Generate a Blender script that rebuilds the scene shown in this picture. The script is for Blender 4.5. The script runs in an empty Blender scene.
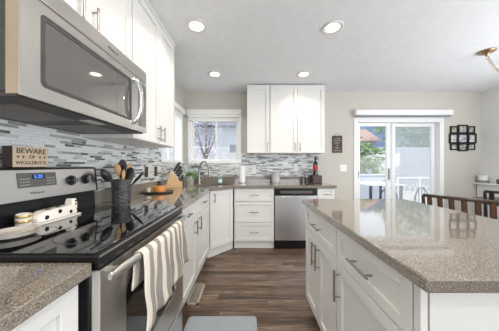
import bpy, bmesh, math, random
from mathutils import Vector, Matrix
from mathutils.geometry import tessellate_polygon
random.seed(7)
sc = bpy.context.scene
COL = sc.collection

# ------------------------------------------------------------------ camera, world, lights, exposure
CH = 1.20
cam_d = bpy.data.cameras.new('camera'); cam = bpy.data.objects.new('camera', cam_d); COL.objects.link(cam)
cam.location = (0, 0, CH); cam.rotation_euler = (math.pi/2, 0, 0)
cam_d.sensor_width = 36; cam_d.lens = 36*203/499; cam_d.clip_start = 0.02
sc.camera = cam
sc.view_settings.view_transform = 'Standard'; sc.view_settings.look = 'None'
sc.view_settings.gamma = 1; sc.view_settings.use_curve_mapping = False
sc.view_settings.exposure = 0.42
w = bpy.data.worlds.new('world'); sc.world = w; w.use_nodes = True
wn = w.node_tree.nodes; bg = wn['Background']
bg.inputs['Color'].default_value = (0.80, 0.90, 1.0, 1); bg.inputs['Strength'].default_value = 1.3
def sun(direction, energy, color):
    d = bpy.data.lights.new('sun', 'SUN'); d.energy = energy; d.color = color; d.angle = 0.02
    o = bpy.data.objects.new('sun', d); COL.objects.link(o)
    o.rotation_euler = Vector(direction).to_track_quat('-Z', 'Y').to_euler(); o.location = (1, 6, 6)
sun((-.25, .5, -.8), 2.3, (1, .95, .88))
def area(name, loc, direction, sx, sy, power, color):
    d = bpy.data.lights.new(name, 'AREA'); d.shape = 'RECTANGLE'; d.size = sx; d.size_y = sy
    d.energy = power; d.color = color
    o = bpy.data.objects.new(name, d); COL.objects.link(o); o.location = loc
    o.rotation_euler = Vector(direction).to_track_quat('-Z', 'Y').to_euler()
area('fill_rear', (1.4, -2.8, 1.20), (0, 1, 1.4), 4.2, 1.6, 48, (.96, .98, 1))  # added fill behind the camera, tilted up to brighten the ceiling
area('fill_side', (3.85, .2, 1.15), (-1, .1, 1.3), 3.0, 1.4, 84, (.955, .975, 1))  # added fill from the unseen right side, lifts ceiling and left cabinets
for cx_, cy_ in ((.10, .55), (.80, .80), (.25, -.6), (2.2, .8)): area('fill_overhead', (cx_, cy_, 2.46), (0, 0, -1),   .16, .16, 7.5, (1, .91, .79))  # added fill lamps without fixtures, brighten the near worktops from above
CAN_POWER = 2.4

# ------------------------------------------------------------------ materials
MATS = {}
def nt(name):
    m = bpy.data.materials.new(name); m.use_nodes = True
    n = m.node_tree.nodes; l = m.node_tree.links
    return m, n, l, n['Principled BSDF']
def mat(name, col, rough=.5, metal=0, var=0.0, scale=30, bump=0.0, bscale=None, coat=0, stretch=None, emit=None, spec=None):
    if name in MATS: return MATS[name]
    m, n, l, p = nt(name)
    p.inputs['Base Color'].default_value = (*col, 1); p.inputs['Roughness'].default_value = rough
    p.inputs['Metallic'].default_value = metal; p.inputs['Coat Weight'].default_value = coat
    if spec is not None: p.inputs['Specular IOR Level'].default_value = spec
    if emit: p.inputs['Emission Color'].default_value = (*emit[0], 1); p.inputs['Emission Strength'].default_value = emit[1]
    if var or bump:
        tc = n.new('ShaderNodeTexCoord'); mp = n.new('ShaderNodeMapping'); l.new(tc.outputs['Object'], mp.inputs[0])
        if stretch: mp.inputs['Scale'].default_value = stretch
        ns = n.new('ShaderNodeTexNoise'); ns.inputs['Scale'].default_value = scale; ns.inputs['Detail'].default_value = 5
        l.new(mp.outputs[0], ns.inputs['Vector'])
        if var:
            r = n.new('ShaderNodeValToRGB')
            r.color_ramp.elements[0].position = .3; r.color_ramp.elements[1].position = .7
            r.color_ramp.elements[0].color = (*[c*(1-var) for c in col], 1)
            r.color_ramp.elements[1].color = (*[min(1, c*(1+var)) for c in col], 1)
            l.new(ns.outputs['Fac'], r.inputs[0]); l.new(r.outputs[0], p.inputs['Base Color'])
        if bump:
            b = n.new('ShaderNodeBump'); b.inputs['Strength'].default_value = bump; b.inputs['Distance'].default_value = .01
            n2 = ns
            if bscale:
                n2 = n.new('ShaderNodeTexNoise'); n2.inputs['Scale'].default_value = bscale; n2.inputs['Detail'].default_value = 3
                l.new(mp.outputs[0], n2.inputs['Vector'])
            l.new(n2.outputs['Fac'], b.inputs['Height']); l.new(b.outputs[0], p.inputs['Normal'])
    MATS[name] = m; return m

def quartz():
    m, n, l, p = nt('brown_speckled_quartz')
    tc = n.new('ShaderNodeTexCoord')
    big = n.new('ShaderNodeTexNoise'); big.inputs['Scale'].default_value = 3; big.inputs['Detail'].default_value = 3
    sp = n.new('ShaderNodeTexNoise'); sp.inputs['Scale'].default_value = 330; sp.inputs['Detail'].default_value = 2
    vo = n.new('ShaderNodeTexVoronoi'); vo.inputs['Scale'].default_value = 170
    for t in (big, sp, vo): l.new(tc.outputs['Object'], t.inputs['Vector'])
    r = n.new('ShaderNodeValToRGB'); e = r.color_ramp.elements
    e[0].position = .28; e[0].color = (.05, .040, .031, 1); e[1].position = .72; e[1].color = (.43, .375, .31, 1)
    x = e.new(.46); x.color = (.180, .154, .127, 1); x = e.new(.56); x.color = (.246, .212, .176, 1)
    l.new(sp.outputs['Fac'], r.inputs[0])
    r2 = n.new('ShaderNodeValToRGB'); r2.color_ramp.elements[0].position = .02; r2.color_ramp.elements[1].position = .22
    r2.color_ramp.elements[0].color = (.5, .45, .38, 1); r2.color_ramp.elements[1].color = (1, 1, 1, 1)
    l.new(vo.outputs['Distance'], r2.inputs[0])
    mx = n.new('ShaderNodeMixRGB'); mx.blend_type = 'MULTIPLY'; mx.inputs[0].default_value = .55
    l.new(r.outputs[0], mx.inputs[1]); l.new(r2.outputs[0], mx.inputs[2])
    m2 = n.new('ShaderNodeMixRGB'); m2.blend_type = 'OVERLAY'; m2.inputs[0].default_value = .25
    l.new(mx.outputs[0], m2.inputs[1]); l.new(big.outputs['Fac'], m2.inputs[2])
    l.new(m2.outputs[0], p.inputs['Base Color'])
    p.inputs['Roughness'].default_value = .07; p.inputs['Specular IOR Level'].default_value = .9; p.inputs['Coat Weight'].default_value = .5; p.inputs['Coat Roughness'].default_value = .04
    return m
QUARTZ = quartz()

def wood_floor():
    m, n, l, p = nt('brown_plank_floor')
    tc = n.new('ShaderNodeTexCoord')
    br = n.new('ShaderNodeTexBrick'); br.offset = 0
    br.inputs['Scale'].default_value = 1; br.inputs['Brick Width'].default_value = .95; br.inputs['Row Height'].default_value = .07
    br.inputs['Mortar Size'].default_value = .0016; br.inputs['Mortar Smooth'].default_value = .2
    br.inputs['Color1'].default_value = (0, 0, 0, 1); br.inputs['Color2'].default_value = (1, 1, 1, 1)
    br.inputs['Mortar'].default_value = (.5, .5, .5, 1)
    sx = n.new('ShaderNodeSeparateXYZ'); l.new(tc.outputs['Object'], sx.inputs[0])
    dv = n.new('ShaderNodeMath'); dv.operation = 'DIVIDE'; dv.inputs[1].default_value = .07; l.new(sx.outputs[1], dv.inputs[0])
    fl_ = n.new('ShaderNodeMath'); fl_.operation = 'FLOOR'; l.new(dv.outputs[0], fl_.inputs[0])
    wh = n.new('ShaderNodeTexWhiteNoise'); wh.noise_dimensions = '1D'; l.new(fl_.outputs[0], wh.inputs['W'])
    ax = n.new('ShaderNodeMath'); ax.operation = 'ADD'; l.new(sx.outputs[0], ax.inputs[0]); l.new(wh.outputs['Value'], ax.inputs[1])
    cx_ = n.new('ShaderNodeCombineXYZ'); l.new(ax.outputs[0], cx_.inputs[0]); l.new(sx.outputs[1], cx_.inputs[1]); l.new(cx_.outputs[0], br.inputs['Vector'])
    mp = n.new('ShaderNodeMapping'); mp.inputs['Scale'].default_value = (1.6, 24, 1); l.new(tc.outputs['Object'], mp.inputs[0])
    off = n.new('ShaderNodeVectorMath'); off.operation = 'MULTIPLY_ADD'
    l.new(br.outputs['Color'], off.inputs[0]); off.inputs[1].default_value = (7, 13, 5); l.new(mp.outputs[0], off.inputs[2])
    gr = n.new('ShaderNodeTexNoise'); gr.inputs['Scale'].default_value = 2.2; gr.inputs['Detail'].default_value = 7; gr.inputs['Roughness'].default_value = .65
    gr.inputs['Distortion'].default_value = .5
    l.new(off.outputs[0], gr.inputs['Vector'])
    r = n.new('ShaderNodeValToRGB'); e = r.color_ramp.elements
    e[0].position = .27; e[0].color = (.026, .015, .009, 1); e[1].position = .78; e[1].color = (.33, .255, .19, 1)
    x = e.new(.45); x.color = (.070, .041, .025, 1); x = e.new(.6); x.color = (.16, .107, .072, 1)
    ad = n.new('ShaderNodeMath'); ad.operation = 'MULTIPLY_ADD'; ad.inputs[1].default_value = .24
    sep = n.new('ShaderNodeSeparateColor'); l.new(br.outputs['Color'], sep.inputs[0]); l.new(sep.outputs[0], ad.inputs[0])
    sb = n.new('ShaderNodeMath'); sb.operation = 'SUBTRACT'; sb.inputs[1].default_value = .10
    l.new(gr.outputs['Fac'], sb.inputs[0]); l.new(sb.outputs[0], ad.inputs[2]); l.new(ad.outputs[0], r.inputs[0])
    mx = n.new('ShaderNodeMixRGB'); mx.inputs[2].default_value = (.03, .02, .014, 1)
    l.new(br.outputs['Fac'], mx.inputs[0]); l.new(r.outputs[0], mx.inputs[1]); l.new(mx.outputs[0], p.inputs['Base Color'])
    p.inputs['Roughness'].default_value = .33
    return m
FLOOR = wood_floor()

def glass(name, tint=(1, 1, 1), refl=.02, haze=0.0, hcol=(.8, .85, .9)):
    m = bpy.data.materials.new(name); m.use_nodes = True; n = m.node_tree.nodes; l = m.node_tree.links; n.clear()
    out = n.new('ShaderNodeOutputMaterial'); t = n.new('ShaderNodeBsdfTransparent'); t.inputs[0].default_value = (*tint, 1)
    g = n.new('ShaderNodeBsdfGlossy'); g.inputs['Roughness'].default_value = .02
    mx = n.new('ShaderNodeMixShader'); mx.inputs[0].default_value = refl
    l.new(t.outputs[0], mx.inputs[1]); l.new(g.outputs[0], mx.inputs[2]); last = mx
    if haze:
        d = n.new('ShaderNodeBsdfDiffuse'); d.inputs[0].default_value = (*hcol, 1)
        tl = n.new('ShaderNodeBsdfTranslucent'); tl.inputs[0].default_value = (*hcol, 1)
        a = n.new('ShaderNodeMixShader'); a.inputs[0].default_value = .5
        l.new(d.outputs[0], a.inputs[1]); l.new(tl.outputs[0], a.inputs[2])
        m2 = n.new('ShaderNodeMixShader'); m2.inputs[0].default_value = haze
        l.new(mx.outputs[0], m2.inputs[1]); l.new(a.outputs[0], m2.inputs[2]); last = m2
    l.new(last.outputs[0], out.inputs[0]); return m
GLASS = glass('window_glass'); SCREEN = glass('insect_screen', refl=.0, haze=.22)

def steel(name, col, rough, along):
    m, n, l, p = nt(name)
    p.inputs['Base Color'].default_value = (*col, 1); p.inputs['Metallic'].default_value = 1
    tc = n.new('ShaderNodeTexCoord'); mp = n.new('ShaderNodeMapping'); mp.inputs['Scale'].default_value = along
    l.new(tc.outputs['Object'], mp.inputs[0])
    ns = n.new('ShaderNodeTexNoise'); ns.inputs['Scale'].default_value = 1; ns.inputs['Detail'].default_value = 3
    l.new(mp.outputs[0], ns.inputs['Vector'])
    mr = n.new('ShaderNodeMapRange'); mr.inputs[3].default_value = rough-.006; mr.inputs[4].default_value = rough+.006
    l.new(ns.outputs['Fac'], mr.inputs[0]); l.new(mr.outputs[0], p.inputs['Roughness'])
    return m
ST_Y = steel('brushed_steel', (.62, .605, .58), .30, (300, 3, 300))
ST_X = steel('brushed_steel_dishwasher', (.72, .725, .74), .30, (3, 300, 300))
NICKEL = mat('brushed_nickel', (.36, .345, .32), .28, 1)
CHROME = mat('chrome', (.8, .8, .8), .08, 1)
WHITE = mat('white_cabinet_paint', (.74, .73, .705), .36, bump=.02, bscale=120)
TRIMW = mat('white_trim_paint', (.83, .83, .82), .4, var=.02, scale=20)
WALL = mat('warm_grey_wall_paint', (.56, .53, .475), .75, var=.02, scale=6, bump=.06, bscale=160)
CEIL = mat('ceiling_texture_paint', (.80, .81, .825), .8, var=.025, scale=14, bump=.35, bscale=55)
BLKGL = mat('black_ceramic_glass', (.006, .006, .007), .035, coat=.5, var=.1, scale=5)
BLACK = mat('black_plastic', (.008, .008, .009), .28, var=.2, scale=40, spec=.35)
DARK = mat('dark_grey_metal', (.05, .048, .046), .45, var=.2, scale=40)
SMOKE = mat('smoked_glass', (.085, .082, .076), .05, var=.06, scale=10, coat=1, spec=1)
GREYGL = mat('grey_display_panel', (.11, .105, .10), .2, var=.05)
TAN = mat('tan_reflection_tint', (.45, .35, .25), .45, var=.08, scale=8)  # warm reflection on the microwave side, put into the base colour

# ------------------------------------------------------------------ mesh builder
class MB:
    def __init__(s): s.v = []; s.f = []; s.m = []; s.mi = 0
    def face(s, idx): s.f.append(tuple(idx)); s.m.append(s.mi)
    def pts(s, ps): b = len(s.v); s.v += [Vector(p) for p in ps]; return b
    def hexa(s, ps):
        b = s.pts(ps)
        for q in ((0,3,2,1),(4,5,6,7),(0,1,5,4),(1,2,6,5),(2,3,7,6),(3,0,4,7)): s.face([b+i for i in q])
    def box(s, x0, x1, y0, y1, z0, z1):
        s.hexa([(x0,y0,z0),(x1,y0,z0),(x1,y1,z0),(x0,y1,z0),(x0,y0,z1),(x1,y0,z1),(x1,y1,z1),(x0,y1,z1)])
    def obox(s, F, u0, u1, n0, n1, z0, z1):
        o, u, n = F; Z = Vector((0,0,1)); P = lambda a, b, c: o + u*a + n*b + Z*c
        s.hexa([P(u0,n0,z0),P(u1,n0,z0),P(u1,n1,z0),P(u0,n1,z0),P(u0,n0,z1),P(u1,n0,z1),P(u1,n1,z1),P(u0,n1,z1)])
    def rings(s, rs, closed_ends=True, loop=False):
        k = len(rs[0]); bs = [s.pts(r) for r in rs]
        pairs = list(zip(bs, bs[1:])) + ([(bs[-1], bs[0])] if loop else [])
        for a, b in pairs:
            for i in range(k): j = (i+1) % k; s.face([a+i, a+j, b+j, b+i])
        if closed_ends and not loop: s.face([bs[0]+i for i in range(k)][::-1]); s.face([bs[-1]+i for i in range(k)])
    def cyl(s, p0, p1, r0, r1=None, seg=16, caps=True):
        s.tube([p0, p1], [r0, r0 if r1 is None else r1], seg, caps)
    def tube(s, ps, r, seg=10, caps=True, loop=False, flat=None):
        ps = [Vector(p) for p in ps]; n = len(ps); rs = r if isinstance(r, (list, tuple)) else [r]*n; out = []
        up = None
        for i in range(n):
            if loop: d = ps[(i+1) % n]-ps[i-1]
            else: d = ps[min(i+1, n-1)]-ps[max(i-1, 0)]
            d.normalize()
            if up is None:
                up = d.cross(Vector((0,0,1)))
                if up.length < .05: up = Vector((1,0,0))
            a = (up - d*up.dot(d)).normalized(); b = d.cross(a); up = a
            fx, fy = flat or (1, 1)
            out.append([ps[i]+(a*math.cos(t)*fx+b*math.sin(t)*fy)*rs[i] for t in [2*math.pi*k/seg for k in range(seg)]])
        s.rings(out, caps, loop)
    def lathe(s, c, prof, seg=24, ax=None, caps=True):
        c = Vector(c); A = Vector((0,0,1)) if ax is None else Vector(ax).normalized()
        x = A.orthogonal().normalized() if ax is not None else Vector((1,0,0)); y = A.cross(x)
        s.rings([[c+A*h+(x*math.cos(t)+y*math.sin(t))*max(r, 1e-4) for t in [2*math.pi*k/seg for k in range(seg)]] for r, h in prof], caps)
    def ell(s, c, rx, ry, rz, seg=14, rot=None):
        c = Vector(c); prof = []
        R = rot or Matrix.Identity(3)
        for i in range(9):
            a = -math.pi/2+math.pi*i/8
            prof.append([c+R@Vector((rx*math.cos(a)*math.cos(t)+1e-5, ry*math.cos(a)*math.sin(t), rz*math.sin(a))) if 0 < i < 8 else
                         c+R@Vector((1e-4*math.cos(t), 1e-4*math.sin(t), rz*math.sin(a))) for t in [2*math.pi*k/seg for k in range(seg)]])
        s.rings(prof)
    def prism(s, poly, lo, hi, fn):                     # fn(a, b, h) -> point; holes: list of polys after the first
        polys = poly if isinstance(poly[0][0], (tuple, list)) else [poly]
        flat = [p for q in polys for p in q]
        tri = tessellate_polygon([[Vector((p[0], p[1], 0)) for p in q] for q in polys])
        a = s.pts([fn(p[0], p[1], lo) for p in flat]); b = s.pts([fn(p[0], p[1], hi) for p in flat])
        for t in tri: s.face([a+i for i in t][::-1]); s.face([b+i for i in t])
        k = 0
        for q in polys:
            for i in range(len(q)): j = (i+1) % len(q); s.face([a+k+i, a+k+j, b+k+j, b+k+i])
            k += len(q)
    def disc(s, c, n, r, seg=16, t=.001):
        n = Vector(n).normalized(); s.cyl(Vector(c), Vector(c)+n*t, r, r, seg)
    def mesh(s, name, mats, off, recalc=True):
        me = bpy.data.meshes.new(name)
        me.from_pydata([v-off for v in s.v], [], s.f)
        for m_ in (mats if isinstance(mats, (list, tuple)) else [mats]): me.materials.append(m_)
        me.polygons.foreach_set('material_index', s.m)
        if recalc:
            bm = bmesh.new(); bm.from_mesh(me); bmesh.ops.recalc_face_normals(bm, faces=bm.faces); bm.to_mesh(me); bm.free()
        me.polygons.foreach_set('use_smooth', [True]*len(me.polygons))
        me.update(); me.set_sharp_from_angle(angle=math.radians(35))
        return me

def bevel(o, wd, seg=2):
    if wd:
        b = o.modifiers.new('bevel', 'BEVEL'); b.width = wd; b.segments = seg; b.limit_method = 'ANGLE'; b.angle_limit = math.radians(40)
        b.harden_normals = False
def root_of(o):
    while o.parent: o = o.parent
    return o
def tag(o, label, cat, group=None):
    o['label'] = label; o['category'] = cat
    if group: o['group'] = group
    return o
def thing(name, label, cat, loc, group=None):
    o = bpy.data.objects.new(name, None); COL.objects.link(o); o.location = loc; o.empty_display_size = .05
    return tag(o, label, cat, group)
def part(name, mb, mats, parent, bev=0, label=None, recalc=True):
    off = root_of(parent).location.copy()
    o = bpy.data.objects.new(name, mb.mesh(name, mats, off, recalc)); COL.objects.link(o); o.parent = parent
    if root_of(parent) is not parent or parent.type == 'MESH': pass
    bevel(o, bev)
    if label: o['label'] = label
    return o
def solo(name, mb, mats, label, cat, group=None, bev=0, recalc=True):
    xs = [v.x for v in mb.v]; ys = [v.y for v in mb.v]; zs = [v.z for v in mb.v]
    off = Vector(((min(xs)+max(xs))/2, (min(ys)+max(ys))/2, min(zs)))
    o = bpy.data.objects.new(name, mb.mesh(name, mats, off, recalc)); COL.objects.link(o); o.location = off
    bevel(o, bev)
    return tag(o, label, cat, group)
def struct(name, mb, mats, parent=None, bev=0):
    if parent: return part(name, mb, mats, parent, bev)
    o = bpy.data.objects.new(name, mb.mesh(name, mats, Vector())); COL.objects.link(o); bevel(o, bev)
    o['kind'] = 'structure'; return o
def copy_tree(o, parent=None):
    c = o.copy(); COL.objects.link(c)
    if parent: c.parent = parent
    for ch in list(o.children): copy_tree(ch, c)
    return c
def text(name, body, size, origin, right, up, m, parent, width=None):
    cu = bpy.data.curves.new(name, 'FONT'); cu.body = body; cu.size = size; cu.align_x = 'CENTER'; cu.align_y = 'CENTER'; cu.extrude = .0006
    cu.resolution_u = 3
    t = bpy.data.objects.new(name, cu); COL.objects.link(t)
    dg = bpy.context.evaluated_depsgraph_get(); dg.update()
    me = bpy.data.meshes.new_from_object(t.evaluated_get(dg)); bpy.data.objects.remove(t)
    R = Vector(right).normalized(); U = Vector(up).normalized(); N = R.cross(U)
    off = root_of(parent).location
    xs = [v.co.x for v in me.vertices]
    k = width/(max(xs)-min(xs)) if width else 1
    for v in me.vertices:
        c = v.co.copy(); v.co = Vector(origin)+R*c.x*k+U*c.y+N*c.z-off
    me.materials.clear(); me.materials.append(m)
    o = bpy.data.objects.new(name, me); COL.objects.link(o); o.parent = parent
    return o

V = Vector
F_LEFT = (V((0,0,0)), V((0,1,0)), V((1,0,0)))        # faces +X (left wall units): u = y
F_BACK = (V((0,0,0)), V((1,0,0)), V((0,-1,0)))       # faces -Y: u = x
F_ISL = (V((0,0,0)), V((0,1,0)), V((-1,0,0)))        # faces -X
def fr(F, n): return (F[0]+F[2]*n, F[1], F[2])
def shaker(mb, F, u0, u1, z0, z1, t=.02, rail=.055, rec=.012):
    mb.obox(F, u0, u0+rail, 0, t, z0, z1); mb.obox(F, u1-rail, u1, 0, t, z0, z1)
    mb.obox(F, u0+rail, u1-rail, 0, t, z0, z0+rail); mb.obox(F, u0+rail, u1-rail, 0, t, z1-rail, z1)
    mb.obox(F, u0+rail-.001, u1-rail+.001, 0, t-rec, z0+rail-.001, z1-rail+.001)
def front(name, parent, F, u0, u1, z0, z1, rail=.055, m=None):
    b = MB(); shaker(b, F, u0, u1, z0, z1, rail=rail); return part(name, b, m or WHITE, parent, .0015)
def pull(parent, F, u, z, L, vert, t=.02):
    b = MB(); o, U, n = F; Z = V((0,0,1)); d = Z if vert else U
    c = o+U*u+Z*z+n*(t+.030)
    b.cyl(c-d*L/2, c+d*L/2, .0062, seg=12)
    for s in (-1, 1):
        q = c+d*s*(L/2-.022); b.cyl(q-n*.032, q, .0048, seg=10)
    return part('handle', b, NICKEL, parent)

# ------------------------------------------------------------------ structure
XL, XR, YB, YR, ZC = -1.137, 4.02, 3.525, -3.0, 2.48
T = .15
b = MB(); b.box(XL-T, XR+T, YR-T, YB+T, -.12, 0); struct('floor', b, FLOOR)
b = MB(); b.box(XL-T, XR+T, YR-T, YB+T, ZC, ZC+.15); struct('ceiling', b, CEIL)
WX0, WX1, WZ0, WZ1 = -1.05, -.165, 1.26, 2.13
DX0, DX1, DZ1 = 1.83, 3.345, 2.01
b = MB()
b.box(XL-T, WX0, YB, YB+T, 0, ZC); b.box(WX0, WX1, YB, YB+T, 0, WZ0); b.box(WX0, WX1, YB, YB+T, WZ1, ZC)
b.box(WX1, DX0, YB, YB+T, 0, ZC); b.box(DX0, DX1, YB, YB+T, DZ1, ZC); b.box(DX1, XR+T, YB, YB+T, 0, ZC)
wall_back = struct('wall_back', b, WALL)
LY0, LY1 = 2.62, 3.40
b = MB(); b.box(XL-T, XL, YR-T, LY0, 0, ZC); b.box(XL-T, XL, LY0, LY1, 0, WZ0); b.box(XL-T, XL, LY0, LY1, WZ1-.03, ZC); b.box(XL-T, XL, LY1, YB, 0, ZC)
wall_left = struct('wall_left', b, WALL)
WALLR = mat('pale_side_wall_paint', (.80, .80, .80), .75, var=.02, scale=6)
b = MB(); b.box(XR, XR+T, YR-T, -1.4, 0, ZC); b.box(XR, XR+T, 1.8, YB, 0, ZC); b.box(XR, XR+T, -1.4, 1.8, 0, .45); b.box(XR, XR+T, -1.4, 1.8, 2.3, ZC); struct('wall_right', b, WALLR)
b = MB(); b.box(XL, -.75, YR-T, YR, 0, ZC); b.box(3.55, XR, YR-T, YR, 0, ZC); b.box(-.75, 3.55, YR-T, YR, 0, .38); b.box(-.75, 3.55, YR-T, YR, 2.32, ZC)
struct('wall_rear', b, WALL)
b = MB(); b.box(1.26, DX0-.07, YB-.014, YB, 0, .09); b.box(DX1+.07, XR, YB-.014, YB, 0, .09); struct('baseboard_back', b, TRIMW, bev=.003)
b = MB(); b.box(XR-.014, XR, YR, YB-.02, 0, .09); struct('baseboard_right', b, TRIMW, bev=.003)

# sink window
b = MB()
b.box(WX0-.02, WX0+.035, YB-.012, YB+.10, WZ0, WZ1); b.box(WX1-.035, WX1+.02, YB-.012, YB+.10, WZ0, WZ1)
b.box(WX0-.021, WX1+.021, YB-.014, YB+.102, WZ1-.03, WZ1+.03); b.box(WX0-.022, WX1+.022, YB-.02, YB+.103, WZ0-.02, WZ0+.02)
win1 = struct('window_1', b, TRIMW, bev=.003)
b = MB(); xm = -.585
for x0, x1, yy in ((WX0+.035, xm+.02, YB+.05), (xm-.02, WX1-.035, YB+.075)):
    b.box(x0, x0+.035, yy-.001, yy+.021, WZ0+.021, WZ1-.031); b.box(x1-.035, x1, yy-.001, yy+.021, WZ0+.021, WZ1-.031)
    b.box(x0+.001, x1-.001, yy, yy+.02, WZ0+.022, WZ0+.055); b.box(x0+.001, x1-.001, yy, yy+.02, WZ1-.065, WZ1-.032)
struct('sash', b, TRIMW, win1)
b = MB(); b.box(WX0+.06, xm, YB+.058, YB+.062, WZ0+.05, WZ1-.06); b.box(xm, WX1-.06, YB+.083, YB+.087, WZ0+.05, WZ1-.06); struct('pane', b, GLASS, win1)
b = MB(); b.box(xm+.005, WX1-.04, YB+.108, YB+.110, WZ0+.03, WZ1-.04); struct('insect_screen', b, SCREEN, win1)
b = MB(); b.box(WX0-.03, WX1+.02, YB-.055, YB-.002, 2.075, 2.16); b.cyl((WX0, YB-.03, 2.05), (WX1-.01, YB-.03, 2.05), .028, seg=14)
b.box(WX0+.005, WX1-.02, YB-.008, YB-.005, 1.985, 2.05); b.box(WX0+.005, WX1-.02, YB-.012, YB-.002, 1.965, 1.985)
solo('roller_blind', b, mat('white_blind', (.80, .79, .76), .6, var=.02), 'white rolled up roller blind across the top of the sink window', 'blind')
# side window on the left wall
b = MB()
b.box(XL-.10, XL+.012, LY0-.02, LY0+.035, WZ0, WZ1-.03); b.box(XL-.10, XL+.012, LY1-.035, LY1+.02, WZ0, WZ1-.03)
b.box(XL-.102, XL+.014, LY0-.021, LY1+.021, WZ1-.06, WZ1); b.box(XL-.103, XL+.02, LY0-.022, LY1+.022, WZ0-.02, WZ0+.02)
win2 = struct('window_2', b, TRIMW, bev=.003)
b = MB(); ym = (LY0+LY1)/2; b.box(XL-.07, XL-.05, ym-.02, ym+.02, WZ0, WZ1-.03); struct('sash', b, TRIMW, win2)
b = MB(); b.box(XL-.062, XL-.058, LY0+.03, LY1-.03, WZ0+.02, WZ1-.06); struct('pane', b, GLASS, win2)
b = MB(); b.box(XL+.002, XL+.055, LY0-.02, LY1+.03, 2.06, 2.135); b.box(XL+.004, XL+.008, LY0, LY1, 1.97, 2.06)
solo('roller_blind', b, MATS['white_blind'], 'white rolled up blind on the narrow side window beside the wall cabinet', 'blind')

# sliding patio door
b = MB()
b.box(DX0-.02, DX0+.05, YB-.015, YB+.12, 0, DZ1); b.box(DX1-.05, DX1+.02, YB-.015, YB+.12, 0, DZ1)
b.box(DX0-.021, DX1+.021, YB-.017, YB+.122, DZ1-.06, DZ1+.02); b.box(DX0, DX1, YB+.001, YB+.118, .001, .03)
door1 = struct('door_1', b, TRIMW, bev=.003)
for nm, x0, x1, yy in (('sliding_panel', DX0+.05, 2.47, YB+.03), ('fixed_panel', 2.53, DX1-.05, YB+.075)):
    b = MB(); s = .07; yb = yy+.035
    b.box(x0, x0+s*.8, yy-.001, yb+.001, .031, DZ1-.061); b.box(x1-s, x1, yy-.001, yb+.001, .031, DZ1-.061)
    b.box(x0+.001, x1-.001, yy, yb, .032, .13); b.box(x0+.001, x1-.001, yy, yb, DZ1-.12, DZ1-.062)
    p_ = struct(nm, b, TRIMW, door1, .003)
    b = MB(); b.box(x0+.05, x1-.06, yy+.015, yy+.019, .12, DZ1-.11); struct('pane', b, GLASS, p_)
    if nm == 'sliding_panel':
        b = MB(); b.box(x1-.045, x1-.02, yy-.02, yy, .95, 1.15); b.box(x0+.015, x0+.035, yy-.012, yy, .98, 1.10); struct('door_handle', b, mat('grey_door_pull', (.25, .25, .27), .4, var=.05), p_, .004)
b = MB(); b.box(2.56, DX1-.05, YB+.112, YB+.114, .05, DZ1-.07); struct('insect_screen', b, SCREEN, door1)
b = MB(); b.box(1.806, 3.445, YB-.10, YB-.002, 2.055, 2.145); b.mi = 1; b.box(1.82, 3.43, YB-.085, YB-.03, 2.035, 2.055)
solo('blind_valance', b, [TRIMW, mat('blind_rail_grey', (.28, .30, .34), .5, var=.05)], 'long white blind valance above the sliding patio door', 'valance', bev=.004)

# mosaic backsplash
TM = [mat('tile_white_glass', (.73, .75, .75), .12, var=.05, scale=9), mat('tile_pale_blue', (.54, .575, .58), .12, var=.06, scale=9),
      mat('tile_grey_stone', (.30, .30, .29), .3, var=.15, scale=30), mat('tile_dark_taupe', (.13, .12, .11), .25, var=.2, scale=30),
      mat('tile_sage', (.44, .45, .42), .2, var=.1, scale=20), mat('tile_grout', (.62, .63, .63), .7, var=.04)]
def tiles(F, u0, u1, z0, z1, wts, rnd, holes=()):
    mb = MB(); mb.mi = 5; mb.obox(F, u0, u1, 0, .006, z0, z1)
    z = z0+.001; k = 0
    while z+.012 < z1:
        h = min(.0145, z1-z-.001); u = u0-rnd.random()*.1
        while u < u1:
            L = rnd.choice((.035, .06, .08, .1, .13, .16))
            a, c = max(u, u0), min(u+L-.0018, u1)
            if c-a > .004:
                mb.mi = rnd.choices(range(5), wts)[0]; mb.obox(F, a, c, .005, .0085+rnd.random()*.001, z, z+h-.0018)
            u += L
        z += h+.001; k += 1
    return mb
rnd = random.Random(3)
fl = fr(F_LEFT, XL); fb = (V((0, YB, 0)), V((1,0,0)), V((0,-1,0)))
WL = (.48, .16, .13, .14, .09)
m_ = tiles(fl, -.6, 2.59, .93, 1.42, WL, rnd); struct('tile_backsplash', m_, TM, wall_left)
m_ = tiles(fl, 2.59, YB-.01, 1.01, 1.238, WL, rnd); struct('tile_backsplash', m_, TM, wall_left)
WB = (.32, .18, .20, .17, .13)
m_ = tiles(fb, XL+.01, WX1+.022, 1.01, 1.238, WL, rnd); struct('tile_backsplash', m_, TM, wall_back)
m_ = tiles(fb, WX1+.022, 1.20, 1.01, 1.41, WB, rnd); struct('tile_backsplash', m_, TM, wall_back)

# ------------------------------------------------------------------ countertops
CT0, CT1 = .877, .915
def up(a, c, h): return V((a, c, h))
def rot2(cx, cy, du, dv, ang):
    c, s = math.cos(ang), math.sin(ang); return (cx+du*c-dv*s, cy+du*s+dv*c)
def rrect(cx, cy, hx, hy, r, ang, k=5):
    out = []
    for sx, sy, a0 in ((1,1,0), (-1,1,90), (-1,-1,180), (1,-1,270)):
        for i in range(k):
            a = math.radians(a0+90*i/(k-1)); out.append(rot2(cx, cy, sx*(hx-r)+r*math.cos(a), sy*(hy-r)+r*math.sin(a), ang))
    return out
SKX, SKY, SKA = -.560, 2.965, math.radians(45)
SINK = rrect(SKX, SKY, .27, .175, .05, SKA)
ct = thing('countertop', 'long brown quartz worktop running round the corner under the sink window', 'countertop', (-.3, 2.6, CT0))
outer = [(XL+.002, 1.372), (-.485, 1.372), (-.485, 2.603), (-.205, 2.885), (1.24, 2.885), (1.24, YB-.002), (XL+.002, YB-.002)]
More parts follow.
